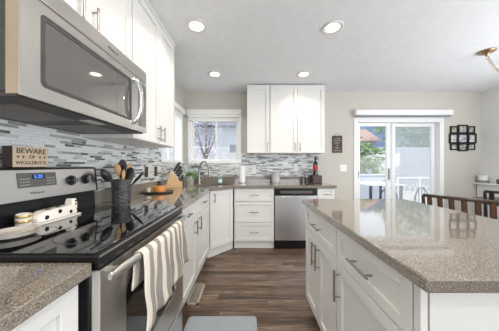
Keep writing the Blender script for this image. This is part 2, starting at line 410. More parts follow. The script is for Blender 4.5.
b = MB(); b.prism([outer, SINK[::-1]], CT0, CT1, up); part('worktop', b, QUARTZ, ct)
b = MB(); b.box(XL+.010, XL+.032, 1.372, YB-.03, CT1, 1.013); b.box(XL+.010, 1.24, YB-.032, YB-.010, CT1, 1.013); part('upstand', b, QUARTZ, ct, .002)
b = MB()
lo = rrect(SKX, SKY, .255, .16, .06, SKA)
b.rings([[V((x, y, CT0-.001)) for x, y in rrect(SKX, SKY, .285, .19, .06, SKA)], [V((x, y, CT0-.001)) for x, y in SINK],
         [V((x, y, CT0-.19)) for x, y in lo], [V((x, y, CT0-.2)) for x, y in rrect(SKX, SKY, .23, .135, .06, SKA)]], False)
k = b.pts([(x, y, CT0-.2) for x, y in rrect(SKX, SKY, .23, .135, .06, SKA)]); b.face(range(k, k+20))
part('sink_basin', b, mat('sink_steel', (.55, .55, .55), .25, 1, var=.05), ct, recalc=False)
b = MB(); b.box(XL+.012, -.463, -.6, .598, CT0, CT1)
solo('countertop', b, QUARTZ, 'short brown speckled worktop in the near left foreground beside the stove', 'countertop', bev=.004)

# ------------------------------------------------------------------ base cabinets
FX = -.515     # face plane of the left run
FY = 2.915
TOE = .10
def cab(label, loc, group='white base cabinets along the walls'): return thing('base_cabinet', label, 'cabinet', loc, group)
# left run
c = cab('white base cabinet with two drawers over two doors beyond the stove', (-.82, 1.98, 0))
b = MB(); b.box(XL+.004, FX-.021, 1.372, 2.600, TOE, CT0-.001); part('body', b, WHITE, c)
b = MB(); b.box(XL+.05, FX-.045, 1.372, 2.600, 0, TOE); part('toe_kick', b, WHITE, c)
F = fr(F_LEFT, FX-.020)
for u0, u1, hu in ((1.378, 1.975, 1.90), (1.979, 2.585, 2.05)):
    d = front('drawer', c, F, u0, u1, .715, .868, .04); pull(d, F, (u0+u1)/2, .79, .12, False)
    d = front('door', c, F, u0, u1, .112, .709); pull(d, F, hu, .62, .14, True)
# near left
c = cab('white base cabinet in the near left foreground before the stove', (-.82, 0, 0))
b = MB(); b.box(XL+.004, FX+.001, -.6, .590, TOE, CT0-.001); part('body', b, WHITE, c)
b = MB(); b.box(XL+.05, FX-.06, -.6, .590, 0, TOE); part('toe_kick', b, WHITE, c)
F = fr(F_LEFT, FX+.002)
for u0, u1 in ((.03, .585), (-.59, .02)):
    d = front('door', c, F, u0, u1, .112, .868); pull(d, F, u0+.04, .75, .14, True)
# diagonal corner
A_, B_ = V((FX, 2.606, 0)), V((-.226, FY, 0))
c = cab('white diagonal corner base cabinet with one door under the sink', (-.6, 3.0, 0))
uu = (B_-A_).normalized(); nn = V((uu.y, -uu.x, 0)); L = (B_-A_).length
ins = nn*-.022
poly = [(A_+ins).to_2d()[:], (B_+ins).to_2d()[:], (B_.x, YB-.006), (XL+.006, YB-.006), (XL+.006, A_.y)]
b = MB(); b.prism(poly, TOE, .66, up); part('body', b, WHITE, c)
FD = (A_+nn*-.021, uu, nn)
b = MB(); b.obox(FD, .0, L, -.015, .001, .655, CT0-.001); part('face_frame', b, WHITE, c)
b = MB(); b.obox(FD, -.01, L+.01, -.05, -.012, 0, TOE); part('toe_kick', b, WHITE, c)
d = front('door', c, FD, .014, L-.014, .112, .868); pull(d, FD, .07, .775, .12, True)
# drawer bank
F = (V((0, FY+.020, 0)), V((1,0,0)), V((0,-1,0)))
c = cab('white three-drawer base cabinet left of the dishwasher', (.065, 3.2, 0))
b = MB(); b.box(-.222, .355, FY+.021, YB-.006, TOE, CT0-.001); part('body', b, WHITE, c)
b = MB(); b.box(-.222, .355, FY+.04, FY+.06, 0, TOE); part('toe_kick', b, WHITE, c)
for z0, z1 in ((.685, .868), (.387, .677), (.112, .379)):
    d = front('drawer', c, F, -.212, .345, z0, z1, .045); pull(d, F, .066, (z0+z1)/2, .13, False)
# end cabinet
c = cab('narrow white base cabinet right of the dishwasher at the worktop end', (1.09, 3.2, 0))
b = MB(); b.box(.975, 1.222, FY+.021, YB-.016, TOE, CT0-.001); part('body', b, WHITE, c)
b = MB(); b.box(.975, 1.222, FY+.04, FY+.06, 0, TOE); part('toe_kick', b, WHITE, c)
d = front('drawer', c, F, .979, 1.218, .715, .868, .035); pull(d, F, 1.098, .79, .1, False)
d = front('door', c, F, .979, 1.218, .112, .709); pull(d, F, 1.02, .6, .14, True)

# dishwasher
dw = thing('dishwasher', 'stainless steel dishwasher with black control strip under the back worktop', 'dishwasher', (.665, 3.2, 0))
b = MB(); b.box(.362, .968, FY+.02, YB-.02, .03, CT0-.004); part('body', b, DARK, dw)
b = MB(); b.box(.364, .966, FY-.012, FY+.02, .125, .768); part('door', b, ST_X, dw, .006)
b = MB(); b.box(.364, .966, FY-.012, FY+.02, .772, .868); b.mi = 1; b.box(.44, .90, FY-.0135, FY-.011, .80, .838)
cp = part('control_panel', b, [BLACK, GREYGL], dw, .003)
b = MB(); b.box(.60, .73, FY-.03, FY-.012, .782, .796); part('latch', b, BLACK, cp, .003)
b = MB(); b.box(.364, .966, FY+.0, FY+.02, .01, .12); part('toe_panel', b, BLACK, dw, .002)

# ------------------------------------------------------------------ wall cabinets
UX = -.79
F = fr(F_LEFT, UX-.02)
def wcab(label, loc): return thing('wall_cabinet', label, 'cabinet', loc, 'white wall cabinets')
c = wcab('white wall cabinet with two short doors above the microwave', (-.96, .99, 1.822))
b = MB(); b.box(XL+.003, UX-.021, .605, 1.368, 1.822, ZC-.004); part('body', b, WHITE, c)
for u0, u1, hu in ((.61, .978, .935), (.982, 1.364, 1.022)):
    d = front('door', c, F, u0, u1, 1.828, 2.44); pull(d, F, hu, 1.925, .13, True)
b = MB(); b.box(UX-.021, UX+.004, .605, 1.368, 2.443, ZC-.003); part('crown_strip', b, WHITE, c)
c = wcab('tall white wall cabinet with two doors between microwave and side window', (-.96, 1.76, 1.385))
b = MB(); b.box(XL+.011, UX-.021, 1.372, 2.14, 1.387, ZC-.004); part('body', b, WHITE, c)
for u0, u1, hu in ((1.376, 1.783, 1.745), (1.787, 2.136, 1.83)):
    d = front('door', c, F, u0, u1, 1.39, 2.44); pull(d, F, hu, 1.475, .13, True)
b = MB(); b.box(UX-.021, UX+.004, 1.372, 2.144, 2.443, ZC-.003); part('crown_strip', b, WHITE, c)
UY = 3.175
F = (V((0, UY+.02, 0)), V((1,0,0)), V((0,-1,0)))
for lab, x0, x1, ds in (('single-door white wall cabinet right of the sink window', -.04, .318, ((-.036, .314, .28),)),
                        ('double-door white wall cabinet above the dishwasher', .322, 1.18, ((.326, .749, .712), (.753, 1.176, .79)))):
    c = wcab(lab, ((x0+x1)/2, 3.35, 1.39))
    b = MB(); b.box(x0, x1, UY+.021, YB-.011, 1.395, ZC-.02); part('body', b, WHITE, c)
    for u0, u1, hu in ds:
        d = front('door', c, F, u0, u1, 1.398, 2.44); pull(d, F, hu, 1.49, .13, True)
    b = MB(); b.box(x0, x1, UY+.004, UY+.021, 2.443, ZC-.02); part('crown_strip', b, WHITE, c)

# ------------------------------------------------------------------ island
IX = .470
gi = 'white island cabinets'
F = (V((IX+.02, 0, 0)), V((0,1,0)), V((-1,0,0)))
b = MB(); b.box(.447, 1.31, .510, 1.735, CT0, CT1)
solo('island_worktop', b, QUARTZ, 'large brown speckled quartz slab on top of the white kitchen island', 'countertop', bev=.005)
for lab, y0, y1, doors in (('near white island cabinet with one wide drawer over one door', .585, 1.098, ((.589, 1.094, 1.055),)),
                           ('far white island cabinet with one drawer over a pair of doors', 1.100, 1.700, ((1.104, 1.397, 1.36), (1.401, 1.696, 1.438)))):
    c = thing('island_cabinet', lab, 'cabinet', (.75, (y0+y1)/2, 0), gi)
    b = MB(); b.box(IX+.021, 1.02, y0, y1, TOE, CT0-.001); part('body', b, WHITE, c)
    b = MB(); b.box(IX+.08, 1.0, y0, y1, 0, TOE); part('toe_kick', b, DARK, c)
    d = front('drawer', c, F, doors[0][0], doors[-1][1], .690, .868, .045); pull(d, F, (doors[0][0]+doors[-1][1])/2-.0, .775, .16, False)
    for u0, u1, hu in doors:
        d = front('door', c, F, u0, u1, .112, .684); pull(d, F, hu, .575, .16, True)
b = MB(); b.box(IX+.002, IX+.022, .560, .584, 0, CT0-.001); b.mi = 1; b.box(IX+.022, IX+.028, .570, .583, 0, CT0-.001); b.mi = 0
b.box(IX+.028, 1.02, .560, .583, 0, CT0-.001)
solo('island_end_panel', b, [WHITE, mat('raw_panel_edge', (.28, .19, .12), .7, var=.2)], 'plain white end panel closing the near side of the island', 'panel', bev=.001)

# ------------------------------------------------------------------ stove
RY0, RY1 = .603, 1.366
st = thing('stove', 'freestanding electric stove with black glass top and stainless front', 'stove', (-.8, .985, 0))
b = MB(); b.box(XL+.03, -.473, RY0, RY1, .02, .905); part('body', b, BLACK, st, .003)
b = MB(); b.box(-1.06, -.450, RY0-.001, RY1+.001, .908, .930); b.mi = 1; b.box(-1.04, -.468, RY0+.012, RY1-.012, .930, .934)
ck = part('cooktop', b, [BLACK, BLKGL], st, .002)
b = MB(); b.box(-.4498, -.4475, RY0+.004, RY1-.004, .924, .930); part('rim_strip', b, ST_Y, ck)
RING = mat('burner_ring_grey', (.06, .06, .062), .25, var=.1)
for x, y, r in ((-.62, .80, .115), (-.62, 1.17, .085), (-.87, .80, .085), (-.87, 1.17, .105)):
    b = MB(); n = 40
    b.rings([[V((x+rr*math.cos(t), y+rr*math.sin(t), .9345)) for t in [2*math.pi*k/n for k in range(n)]] for rr in (r, r-.004)], False)
    part('burner_ring', b, RING, ck)
# backguard
b = MB()
b.prism([(-1.125, .93), (-1.035, .93), (-1.045, 1.035), (-1.018, 1.035), (-1.035, 1.188), (-1.06, 1.192), (-1.125, 1.192)], RY0, RY1, lambda a, c, h: V((a, h, c)))
bgd = part('backguard', b, BLACK, st, .004)
FT = V((-.017, 0, .153)).normalized(); FN = V((FT.z, 0, -FT.x))
P0 = V((-1.018, 0, 1.035))
def pan(y, z, out=0): return P0+FT*(z-1.035)+FN*out+V((0, y, 0))
def panel_box(mb, y0, y1, z0, z1, o0, o1):
    mb.hexa([pan(y0, z0, o0), pan(y1, z0, o0), pan(y1, z0, o1), pan(y0, z0, o1), pan(y0, z1, o0), pan(y1, z1, o0), pan(y1, z1, o1), pan(y0, z1, o1)])
b = MB(); panel_box(b, RY0+.006, RY1-.02, 1.040, 1.180, 0, .003)
cp = part('control_panel', b, ST_Y, bgd, .001)
b = MB(); panel_box(b, .895, 1.075, 1.098, 1.166, .003, .0055); b.mi = 1; panel_box(b, .955, 1.015, 1.135, 1.158, .0055, .006)
ds = part('display', b, [GREYGL, BLACK], bgd, .001)
BLUE = mat('blue_clock_digits', (.02, .1, .5), .5, emit=((.1, .35, 1), 1.0), var=.01)
text('clock_digits', '5:20', .024, pan(.985, 1.1465, .0062), (0, 1, 0), FT, BLUE, bgd)
BTN = mat('button_grey', (.3, .3, .3), .5, var=.05)
for y in (.905, 1.025):
    b = MB()
    for i in range(4):
        for j in range(3): panel_box(b, y+.011*i, y+.008+.011*i, 1.108+.014*j, 1.112+.014*j, .0055, .0058)
    part('keypad', b, BTN, bgd)
LOGO = mat('logo_grey', (.08, .08, .09), .5, var=.05)
text('maker_logo', 'Whirlpool', .0155, pan(.975, 1.070, .0033), (0, 1, 0), FT, LOGO, bgd)
for y in (.665, .775, 1.165, 1.265):
    b = MB(); b.lathe(pan(y, 1.115, .003), [(.029, 0), (.029, .004), (.023, .006), (.020, .024), (.018, .026)], 20, FN)
    kb = part('knob', b, BLACK, bgd, 0)
    b = MB(); q = pan(y, 1.115, .029); b.hexa([q+V((0,-.003,0))-FT*.017, q+V((0,.003,0))-FT*.017, q+V((0,.003,0))-FT*.017+FN*.006, q+V((0,-.003,0))-FT*.017+FN*.006,
            q+V((0,-.003,0))+FT*.017, q+V((0,.003,0))+FT*.017, q+V((0,.003,0))+FT*.017+FN*.006, q+V((0,-.003,0))+FT*.017+FN*.006])
    part('pointer', b, CHROME, kb)
# vent strip, door, drawer
b = MB(); b.box(-.473, -.452, RY0+.004, RY1-.004, .889, .907)
b.mi = 1
for k in range(9): y = .69+k*.067; b.box(-.453, -.4512, y, y+.035, .895, .902)
part('vent_strip', b, [BLACK, DARK], st, .002)
dx0, dx1 = -.472, -.446
b = MB()
wy0, wy1, wz0, wz1 = .735, 1.235, .43, .785
def yz(a, c, h): return V((h, a, c))
def rr2(y0, y1, z0, z1, r, k=5):
    return rrect((y0+y1)/2, (z0+z1)/2, (y1-y0)/2, (z1-z0)/2, r, 0, k)
b.prism([[(RY0+.004, .305), (RY1-.004, .305), (RY1-.004, .886), (RY0+.004, .886)], rr2(wy0, wy1, wz0, wz1, .05)[::-1]], dx0, dx1, yz)
od = part('oven_door', b, ST_Y, st)
b = MB(); b.prism(rr2(wy0-.004, wy1+.004, wz0-.004, wz1+.004, .05), dx0+.002, dx1-.004, yz); part('window', b, BLKGL, od)
b = MB(); hz = .862; HX = -.419
b.tube([(HX-.004+.020*math.sin(math.pi*k/14), RY0+.012+(RY1-RY0-.024)*k/14, hz) for k in range(15)], [.010, .0155]+[.0165]*11+[.0155, .010], 14, flat=(.7, 1.0))
for y in (RY0+.04, RY1-.04): b.box(dx1-.001, HX, y-.016, y+.016, hz-.012, hz+.012)
part('handle', b, ST_Y, od, 0)
b = MB(); b.box(-.472, -.450, RY0+.004, RY1-.004, .06, .295); b.box(-.4495, -.434, RY0+.004, RY1-.004, .268, .294); part('storage_drawer', b, ST_Y, st, .004)
b = MB(); b.box(-.52, -.50, RY0+.02, RY1-.02, 0, .06); part('kick_panel', b, BLACK, st)

# ------------------------------------------------------------------ microwave
MZ0, MZ1, MX = 1.415, 1.818, -.692
mw = thing('microwave', 'stainless over-range microwave with dark window mounted above the stove', 'microwave', (-.92, .99, MZ0))
MY0, MY1 = .615, 1.362
b = MB(); b.box(XL+.011, -.742, MY0, MY1, MZ0+.012, MZ1); part('body', b, DARK, mw, .003)
b = MB(); b.box(-.741, MX-.0085, MY0, MY1, MZ0+.004, MZ1); part('door_edge', b, TAN, mw, .002)
b = MB(); b.box(MX-.008, MX, MY0-.001, MY1+.001, 1.748, MZ1); vg = part('vent_grille', b, ST_Y, mw, .004)
text('maker_logo', 'Whirlpool', .018, (MX+.0003, 1.03, 1.782), (0, 1, 0), (0, 0, 1), LOGO, mw)
b = MB(); oy0, oy1, oz0, oz1 = .672, 1.195, 1.462, 1.708
b.prism([[(MY0-.001, MZ0), (1.245, MZ0), (1.245, 1.742), (MY0-.001, 1.742)], rr2(oy0, oy1, oz0, oz1, .018)[::-1]], MX-.008, MX, yz)
md = part('door', b, ST_Y, mw)
b = MB(); b.prism([rr2(oy0-.002, oy1+.002, oz0-.002, oz1+.002, .018), rr2(oy0+.018, oy1-.016, oz0+.016, oz1-.018, .012)[::-1]], MX-.007, MX-.002, yz); part('window_frame', b, DARK, md)
b = MB(); b.prism(rr2(oy0, oy1, oz0, oz1, .018), MX-.0075, MX-.004, yz); part('window', b, SMOKE, md)
b = MB()
b.tube([(MX+.008, 1.222, 1.462), (MX+.030, 1.222, 1.49), (MX+.042, 1.222, 1.54), (MX+.046, 1.222, 1.59), (MX+.042, 1.222, 1.64), (MX+.030, 1.222, 1.69), (MX+.008, 1.222, 1.72)], .0125, 12, flat=(1.2, .7))
b.cyl((MX-.002, 1.222, 1.462), (MX+.012, 1.222, 1.462), .013, seg=10); b.cyl((MX-.002, 1.222, 1.72), (MX+.012, 1.222, 1.72), .013, seg=10)
part('handle', b, CHROME, md)
b = MB(); b.box(MX-.008, MX, 1.247, MY1+.001, MZ0, 1.742); b.mi = 1; b.prism(rr2(1.262, 1.350, 1.45, 1.72, .01), MX, MX+.001, yz)
part('control_panel', b, [ST_Y, SMOKE], mw, .001)
b = MB(); b.box(XL+.011, MX-.02, MY0+.002, MY1-.002, MZ0-.004, MZ0+.012); un = part('underside', b, DARK, mw, .002)
FILT = mat('filter_mesh', (.22, .20, .19), .45, .7, var=.3, scale=300)
for y0, y1 in ((.69, .94), (1.04, 1.29)):
    b = MB(); b.box(-1.06, -.80, y0, y1, MZ0-.008, MZ0-.004); part('grease_filter', b, FILT, un)
b = MB(); b.box(-.79, -.74, .94, 1.04, MZ0-.007, MZ0-.004); part('lamp_lens', b, mat('frosted_lens', (.6, .6, .58), .4, var=.03), un)

# ------------------------------------------------------------------ recessed ceiling lights
TRIMR = mat('light_trim_white', (.72, .71, .69), .5, var=.02)
LENS = mat('lit_lens', (1, .95, .85), .4, emit=((1, .86, .66), 9), var=.01)
def can(x, y, label):
    t = thing('recessed_light', label, 'ceiling light', (x, y, ZC-.012), 'round recessed ceiling lights')
    b = MB(); b.lathe((x, y, ZC-.0005), [(.060, -.001), (.062, -.006), (.088, -.010), (.096, -.004), (.096, 0)], 32, caps=False); part('trim_ring', b, TRIMR, t)
    b = MB(); b.lathe((x, y, ZC-.004), [(.0605, 0), (.058, -.003), (.03, -.0045), (.001, -.005)], 28); part('lens', b, LENS, t)
    d = bpy.data.lights.new('lamp_glow', 'AREA'); d.shape = 'DISK'; d.size = .11; d.energy = CAN_POWER; d.spread = math.radians(130); d.color = (1, .90, .76)
    o = bpy.data.objects.new('lamp_glow', d); COL.objects.link(o); o.parent = t; o.location = (0, 0, -.004)
    return t
can(-.485, 1.86, 'lit round recessed ceiling light, nearer one above the left worktop')
can(.77, 1.88, 'lit round recessed ceiling light, nearer one above the island')
can(-.485, 2.84, 'lit round recessed ceiling light in front of the sink window')
can(.76, 2.84, 'lit round recessed ceiling light in front of the double-door wall cabinet')

# ------------------------------------------------------------------ sign on the stove
SGN = mat('pale_sign_wood', (.60, .47, .33), .6, var=.12, scale=20, stretch=(1, 3, 25)); SGD = mat('dark_sign_edge', (.035, .016, .012), .5, var=.2)
sg = thing('sign', 'small wooden block sign lettered BEWARE OF WIGGLEBUTTS on the stove back', 'sign', (-1.06, .98, 1.192))
b = MB(); b.box(-1.092, -1.046, .895, 1.052, 1.193, 1.288); part('block', b, SGD, sg, .001)
b = MB(); b.box(-1.046, -1.044, .8955, 1.0515, 1.1935, 1.2875); part('face', b, SGN, sg)
INK = mat('sign_ink', (.03, .02, .015), .6, var=.05)
for s_, z, h, wd in (('BEWARE', 1.267, .034, .130), ('OF', 1.240, .022, .026), ('WIGGLEBUTTS', 1.212, .022, .135)):
    text('lettering', s_, h, (-1.0435, .974, z), (0, 1, 0), (0, 0, 1), INK, sg, wd)
for y in (.915, .937, 1.011, 1.033):
    b = MB(); b.disc((-1.044, y, 1.238), (1,0,0), .0035, 10)
    for a in (-40, 0, 40): b.disc((-1.044, y+.005*math.sin(math.radians(a)), 1.238+.006*math.cos(math.radians(a))), (1,0,0), .0016, 8)
    part('paw_mark', b, INK, sg)

# ------------------------------------------------------------------ things on the cooktop
CZ = .9346
CER = mat('cream_ceramic', (.74, .69, .62), .18, var=.02, coat=.3); GOLD = mat('gold_band', (.60, .42, .16), .3, .8, var=.05)
b = MB(); b.lathe((-.885, .765, CZ), [(.035, 0), (.060, .006), (.068, .016), (.071, .020), (.067, .020), (.056, .010), (.001, .008)], 32)
solo('plate', b, CER, 'small round cream plate on the near left of the black cooktop', 'plate')
b = MB(); b.lathe((-.885, .765, CZ+.0115), [(.03, 0), (.052, .004), (.060, .012), (.057, .012), (.045, .006), (.001, .005)], 32)
solo('dish', b, CER, 'shallow cream dish stacked inside the small plate on the cooktop', 'dish')
t = thing('candle_jar', 'small cream jar with gold bands on the cooktop behind the plate', 'jar', (-.985, .885, CZ))
b = MB(); b.lathe((-.985, .885, CZ), [(.024, 0), (.026, .003), (.026, .054), (.022, .056), (.020, .050), (.001, .048)], 24); part('body', b, CER, t)
for z in (.018, .040):
    b = MB(); b.lathe((-.985, .885, CZ+z), [(.0262, 0), (.0272, .002), (.0272, .009), (.0262, .011)], 24, caps=False); part('gold_band', b, GOLD, t)
# spotted dish
t = thing('butter_dish', 'white animal-shaped butter dish with black spots lying on the cooktop', 'butter dish', (-.965, 1.005, CZ))
WC = mat('white_glaze', (.78, .74, .68), .2, var=.02, coat=.3)
b = MB(); b.prism(rrect(0, 0, .115, .045, .02, 0), 0, .008, lambda a, c, h: V((-.965+c, 1.008+a, CZ+h))); part('tray', b, WC, t, .002)
b = MB()
def sect(y, hw, z0, z1): return [V((-.965+x, y, CZ+z)) for x, z in ((-hw, z0), (hw, z0), (hw, z0+(z1-z0)*.65), (hw*.72, z1), (-hw*.72, z1), (-hw, z0+(z1-z0)*.65))]
b.rings([sect(.905, .018, .0082, .028), sect(.918, .030, .0082, .047), sect(.94, .033, .0082, .056), sect(1.075, .033, .0082, .058), sect(1.10, .030, .0082, .056)])
body = part('lid', b, WC, t, .004)
b = MB(); b.rings([sect(1.082, .020, .05, .082), sect(1.09, .024, .045, .088), sect(1.108, .024, .012, .088), sect(1.114, .02, .012, .082)]); part('head', b, WC, body, .003)
SP = mat('black_spots', (.015, .015, .015), .25, var=.05)
def spot(c, n, r): b = MB(); b.disc(c, n, r, 14); part('spot', b, SP, body)
for y, z, r in ((.935, .026, .010), (1.0, .040, .010), (1.06, .026, .009), (1.10, .032, .005)): spot((-.9325, y, CZ+z), (1,0,0), r)
for y, x, r in ((.965, -.955, .012), (1.03, -.97, .011)): spot((x, y, CZ+.0572), (0,0,1), r)
for z in (.058, .074): spot((-.9415, 1.10, CZ+z), (1,0,0), .005)
spot((-.955, .9245, CZ+.035), (0,-1,.2), .008)


# ------------------------------------------------------------------ towel on the oven handle
def towel():
    m, n, l, p = nt('striped_towel_cloth')
    tc = n.new('ShaderNodeTexCoord'); sp = n.new('ShaderNodeSeparateXYZ'); l.new(tc.outputs['UV'], sp.inputs[0])
    mu = n.new('ShaderNodeMath'); mu.operation = 'MULTIPLY'; mu.inputs[1].default_value = 7; l.new(sp.outputs[0], mu.inputs[0])
    fr_ = n.new('ShaderNodeMath'); fr_.operation = 'FRACT'; l.new(mu.outputs[0], fr_.inputs[0])
    gt = n.new('ShaderNodeMath'); gt.operation = 'GREATER_THAN'; gt.inputs[1].default_value = .55; l.new(fr_.outputs[0], gt.inputs[0])
    mx = n.new('ShaderNodeMixRGB'); mx.inputs[1].default_value = (.70, .64, .55, 1); mx.inputs[2].default_value = (.27, .245, .225, 1)
    l.new(gt.outputs[0], mx.inputs[0]); l.new(mx.outputs[0], p.inputs['Base Color']); p.inputs['Roughness'].default_value = .9
    return m
TOW = towel()
def bow(a): return -.004+.020*math.sin(math.pi*(.2+.58*a))
def cloth(y0, y1, bot0, bot1, back, skew):
    N, M = 48, 30; mb = MB(); ps = []; uv = []
    r = .022
    for i in range(N+1):
        a = i/N; row = []
        ln_f = (hz-bot0)*(1-a)+(hz-bot1)*a
        for j in range(M+1):
            t_ = j/M; Ltot = back+math.pi*r+ln_f; d = t_*Ltot
            if d < back: x, z = HX+bow(a)-r*.9, hz-(back-d)
            elif d < back+math.pi*r:
                an = math.pi-(d-back)/r; x, z = HX+bow(a)+r*math.cos(an)*.9, hz+r*math.sin(an)
            else: x, z = HX+bow(a)+r*.9, hz-(d-back-math.pi*r)
            k = max(0, (hz-z))/.25
            fold = .013*math.sin(a*19+.6)*min(1, k)+.006*math.sin(a*43+2)*min(1, k*1.5)
            if d > back+math.pi*r*.5: x += abs(.010*min(1, k))+fold*.8+.006*min(1,k)
            y = y0+(y1-y0)*a+skew*k*(.5-a)*.1+.008*math.sin(z*40+a*9)*min(1, k)
            row.append(V((x, y, z))); uv.append((a, t_))
        ps.append(row)
    base = [mb.pts(r_) for r_ in ps]
    for i in range(N):
        for j in range(M): mb.face([base[i]+j, base[i+1]+j, base[i+1]+j+1, base[i]+j+1])
    return mb, uv
tb, uv = cloth(.755, 1.195, .585, .625, .12, -.5)
tw = solo('dish_towel', tb, TOW, 'cream and grey striped dish towel draped over the oven door handle', 'towel', recalc=False)
ul = tw.data.uv_layers.new(name='UVMap')
for lp in tw.data.loops: ul.data[lp.index].uv = uv[lp.vertex_index]
sm = tw.modifiers.new('thickness', 'SOLIDIFY'); sm.thickness = .004; sm.offset = 1

# ------------------------------------------------------------------ worktop things
WZ = CT1+.0004
def crock_mat():
    m, n, l, p = nt('woven_grey_crock')
    tc = n.new('ShaderNodeTexCoord'); vo = n.new('ShaderNodeTexVoronoi'); vo.inputs['Scale'].default_value = 75; l.new(tc.outputs['Object'], vo.inputs['Vector'])
    r = n.new('ShaderNodeValToRGB'); r.color_ramp.elements[0].color = (.16, .16, .165, 1); r.color_ramp.elements[1].color = (.035, .035, .038, 1); r.color_ramp.elements[1].position = .6
    l.new(vo.outputs['Distance'], r.inputs[0]); l.new(r.outputs[0], p.inputs['Base Color']); p.inputs['Roughness'].default_value = .5
    bp = n.new('ShaderNodeBump'); bp.inputs['Strength'].default_value = .6; bp.inputs['Distance'].default_value = .004; bp.invert = True
    l.new(vo.outputs['Distance'], bp.inputs['Height']); l.new(bp.outputs[0], p.inputs['Normal']); return m
CX, CY = -.975, 1.545
b = MB(); b.lathe((CX, CY, WZ), [(.058, 0), (.061, .004), (.066, .175), (.067, .180), (.060, .180), (.057, .02), (.001, .012)], 32)
solo('utensil_crock', b, crock_mat(), 'dark grey textured utensil crock on the worktop beyond the stove', 'crock')
WD = mat('beech_wood', (.52, .32, .15), .5, var=.18, scale=10, stretch=(8, 8, 1)); BK = mat('black_nylon', (.018, .017, .017), .35, var=.15)
GU = 'kitchen utensils in the grey crock'
def utensil(name, label, cat, dx, dy, tip, head, m):
    p0 = V((CX+dx*.35, CY+dy*.35, WZ+.018)); p1 = V((CX, CY, 0))+V(tip)
    d = (p1-p0).normalized(); t = thing(name, label, cat, p0, GU)
    hl = head[3]
    b = MB(); b.tube([p0, p0.lerp(p1, .5), p1-d*hl*.6], [.005, .0055, .0045], 8); part('handle', b, m, t)
    b = MB(); q = d.to_track_quat('Z', 'Y').to_matrix(); R = q @ Matrix.Rotation(head[4] if len(head) > 4 else 0, 3, 'Z')
    b.ell(p1-d*hl*.5, head[0], head[1], hl*.55, 14, R); part('head', b, m, t)
    return t
utensil('ladle', 'black ladle leaning far left out of the utensil crock', 'ladle', .09, .09, (.0, -.205, 1.165), (.026, .030, .10, .10), BK)
utensil('wooden_spoon', 'pale wooden spoon, left one standing in the utensil crock', 'spoon', .03, .03, (.0, -.055, 1.21), (.022, .010, .085, .085, .8), WD)
utensil('wooden_spoon', 'pale wooden spoon low at the front of the utensil crock', 'spoon', .05, -.02, (.035, -.03, 1.165), (.017, .008, .07, .07, .8), WD)
utensil('wooden_spatula', 'flat wooden spatula, right one standing in the utensil crock', 'spatula', -.05, -.03, (-.02, .150, 1.205), (.030, .008, .085, .085, .9), WD)
utensil('serving_spoon', 'upright black serving spoon in the middle of the utensil crock', 'spoon', -.01, -.04, (.01, .0, 1.205), (.034, .014, .10, .10, .7), BK)
utensil('serving_spoon', 'tallest black spoon standing at the back of the utensil crock', 'spoon', .0, .05, (-.035, .075, 1.245), (.036, .014, .085, .085, .7), BK)
utensil('spatula', 'wide black spatula standing upright right of the black serving spoon', 'spatula', .02, -.04, (.045, .048, 1.18), (.040, .010, .13, .13, .7), BK)
utensil('turner', 'black turner leaning right out of the utensil crock', 'turner', -.09, .0, (.115, .10, 1.145), (.022, .010, .12, .12, .2), BK)

# tray, pot, small cup
b = MB(); b.lathe((-.952, 2.13, WZ), [(.13, 0), (.142, .004), (.148, .014), (.144, .014), (.136, .007), (.001, .006)], 40)
solo('tray', b, BK, 'round black tray on the left worktop under the bronze outlets', 'tray')
t = thing('lidded_pot', 'small orange wooden pot with dark lid knob on the black tray', 'pot', (-.945, 2.13, WZ+.0065))
OR = mat('orange_wood', (.62, .24, .045), .35, var=.2, scale=14, stretch=(1, 1, 5))
b = MB(); b.lathe((-.945, 2.13, WZ+.0068), [(.058, 0), (.066, .008), (.068, .052), (.066, .058)], 32); part('body', b, OR, t)
b = MB(); b.lathe((-.945, 2.13, WZ+.065), [(.066, 0), (.06, .008), (.02, .012)], 32); ld = part('lid', b, OR, t)
b = MB(); b.lathe((-.945, 2.13, WZ+.075), [(.018, 0), (.022, .006), (.022, .042), (.016, .048)], 20); part('knob', b, mat('dark_blue_grey', (.035, .045, .055), .4, var=.1), ld)
b = MB(); b.lathe((-1.035, 2.085, WZ+.0105), [(.02, 0), (.025, .004), (.027, .045), (.024, .045), (.021, .01), (.001, .009)], 24)
solo('cup', b, mat('cream_cup', (.68, .62, .45), .35, var=.03), 'small cream cup left of the orange pot on the black tray', 'cup')

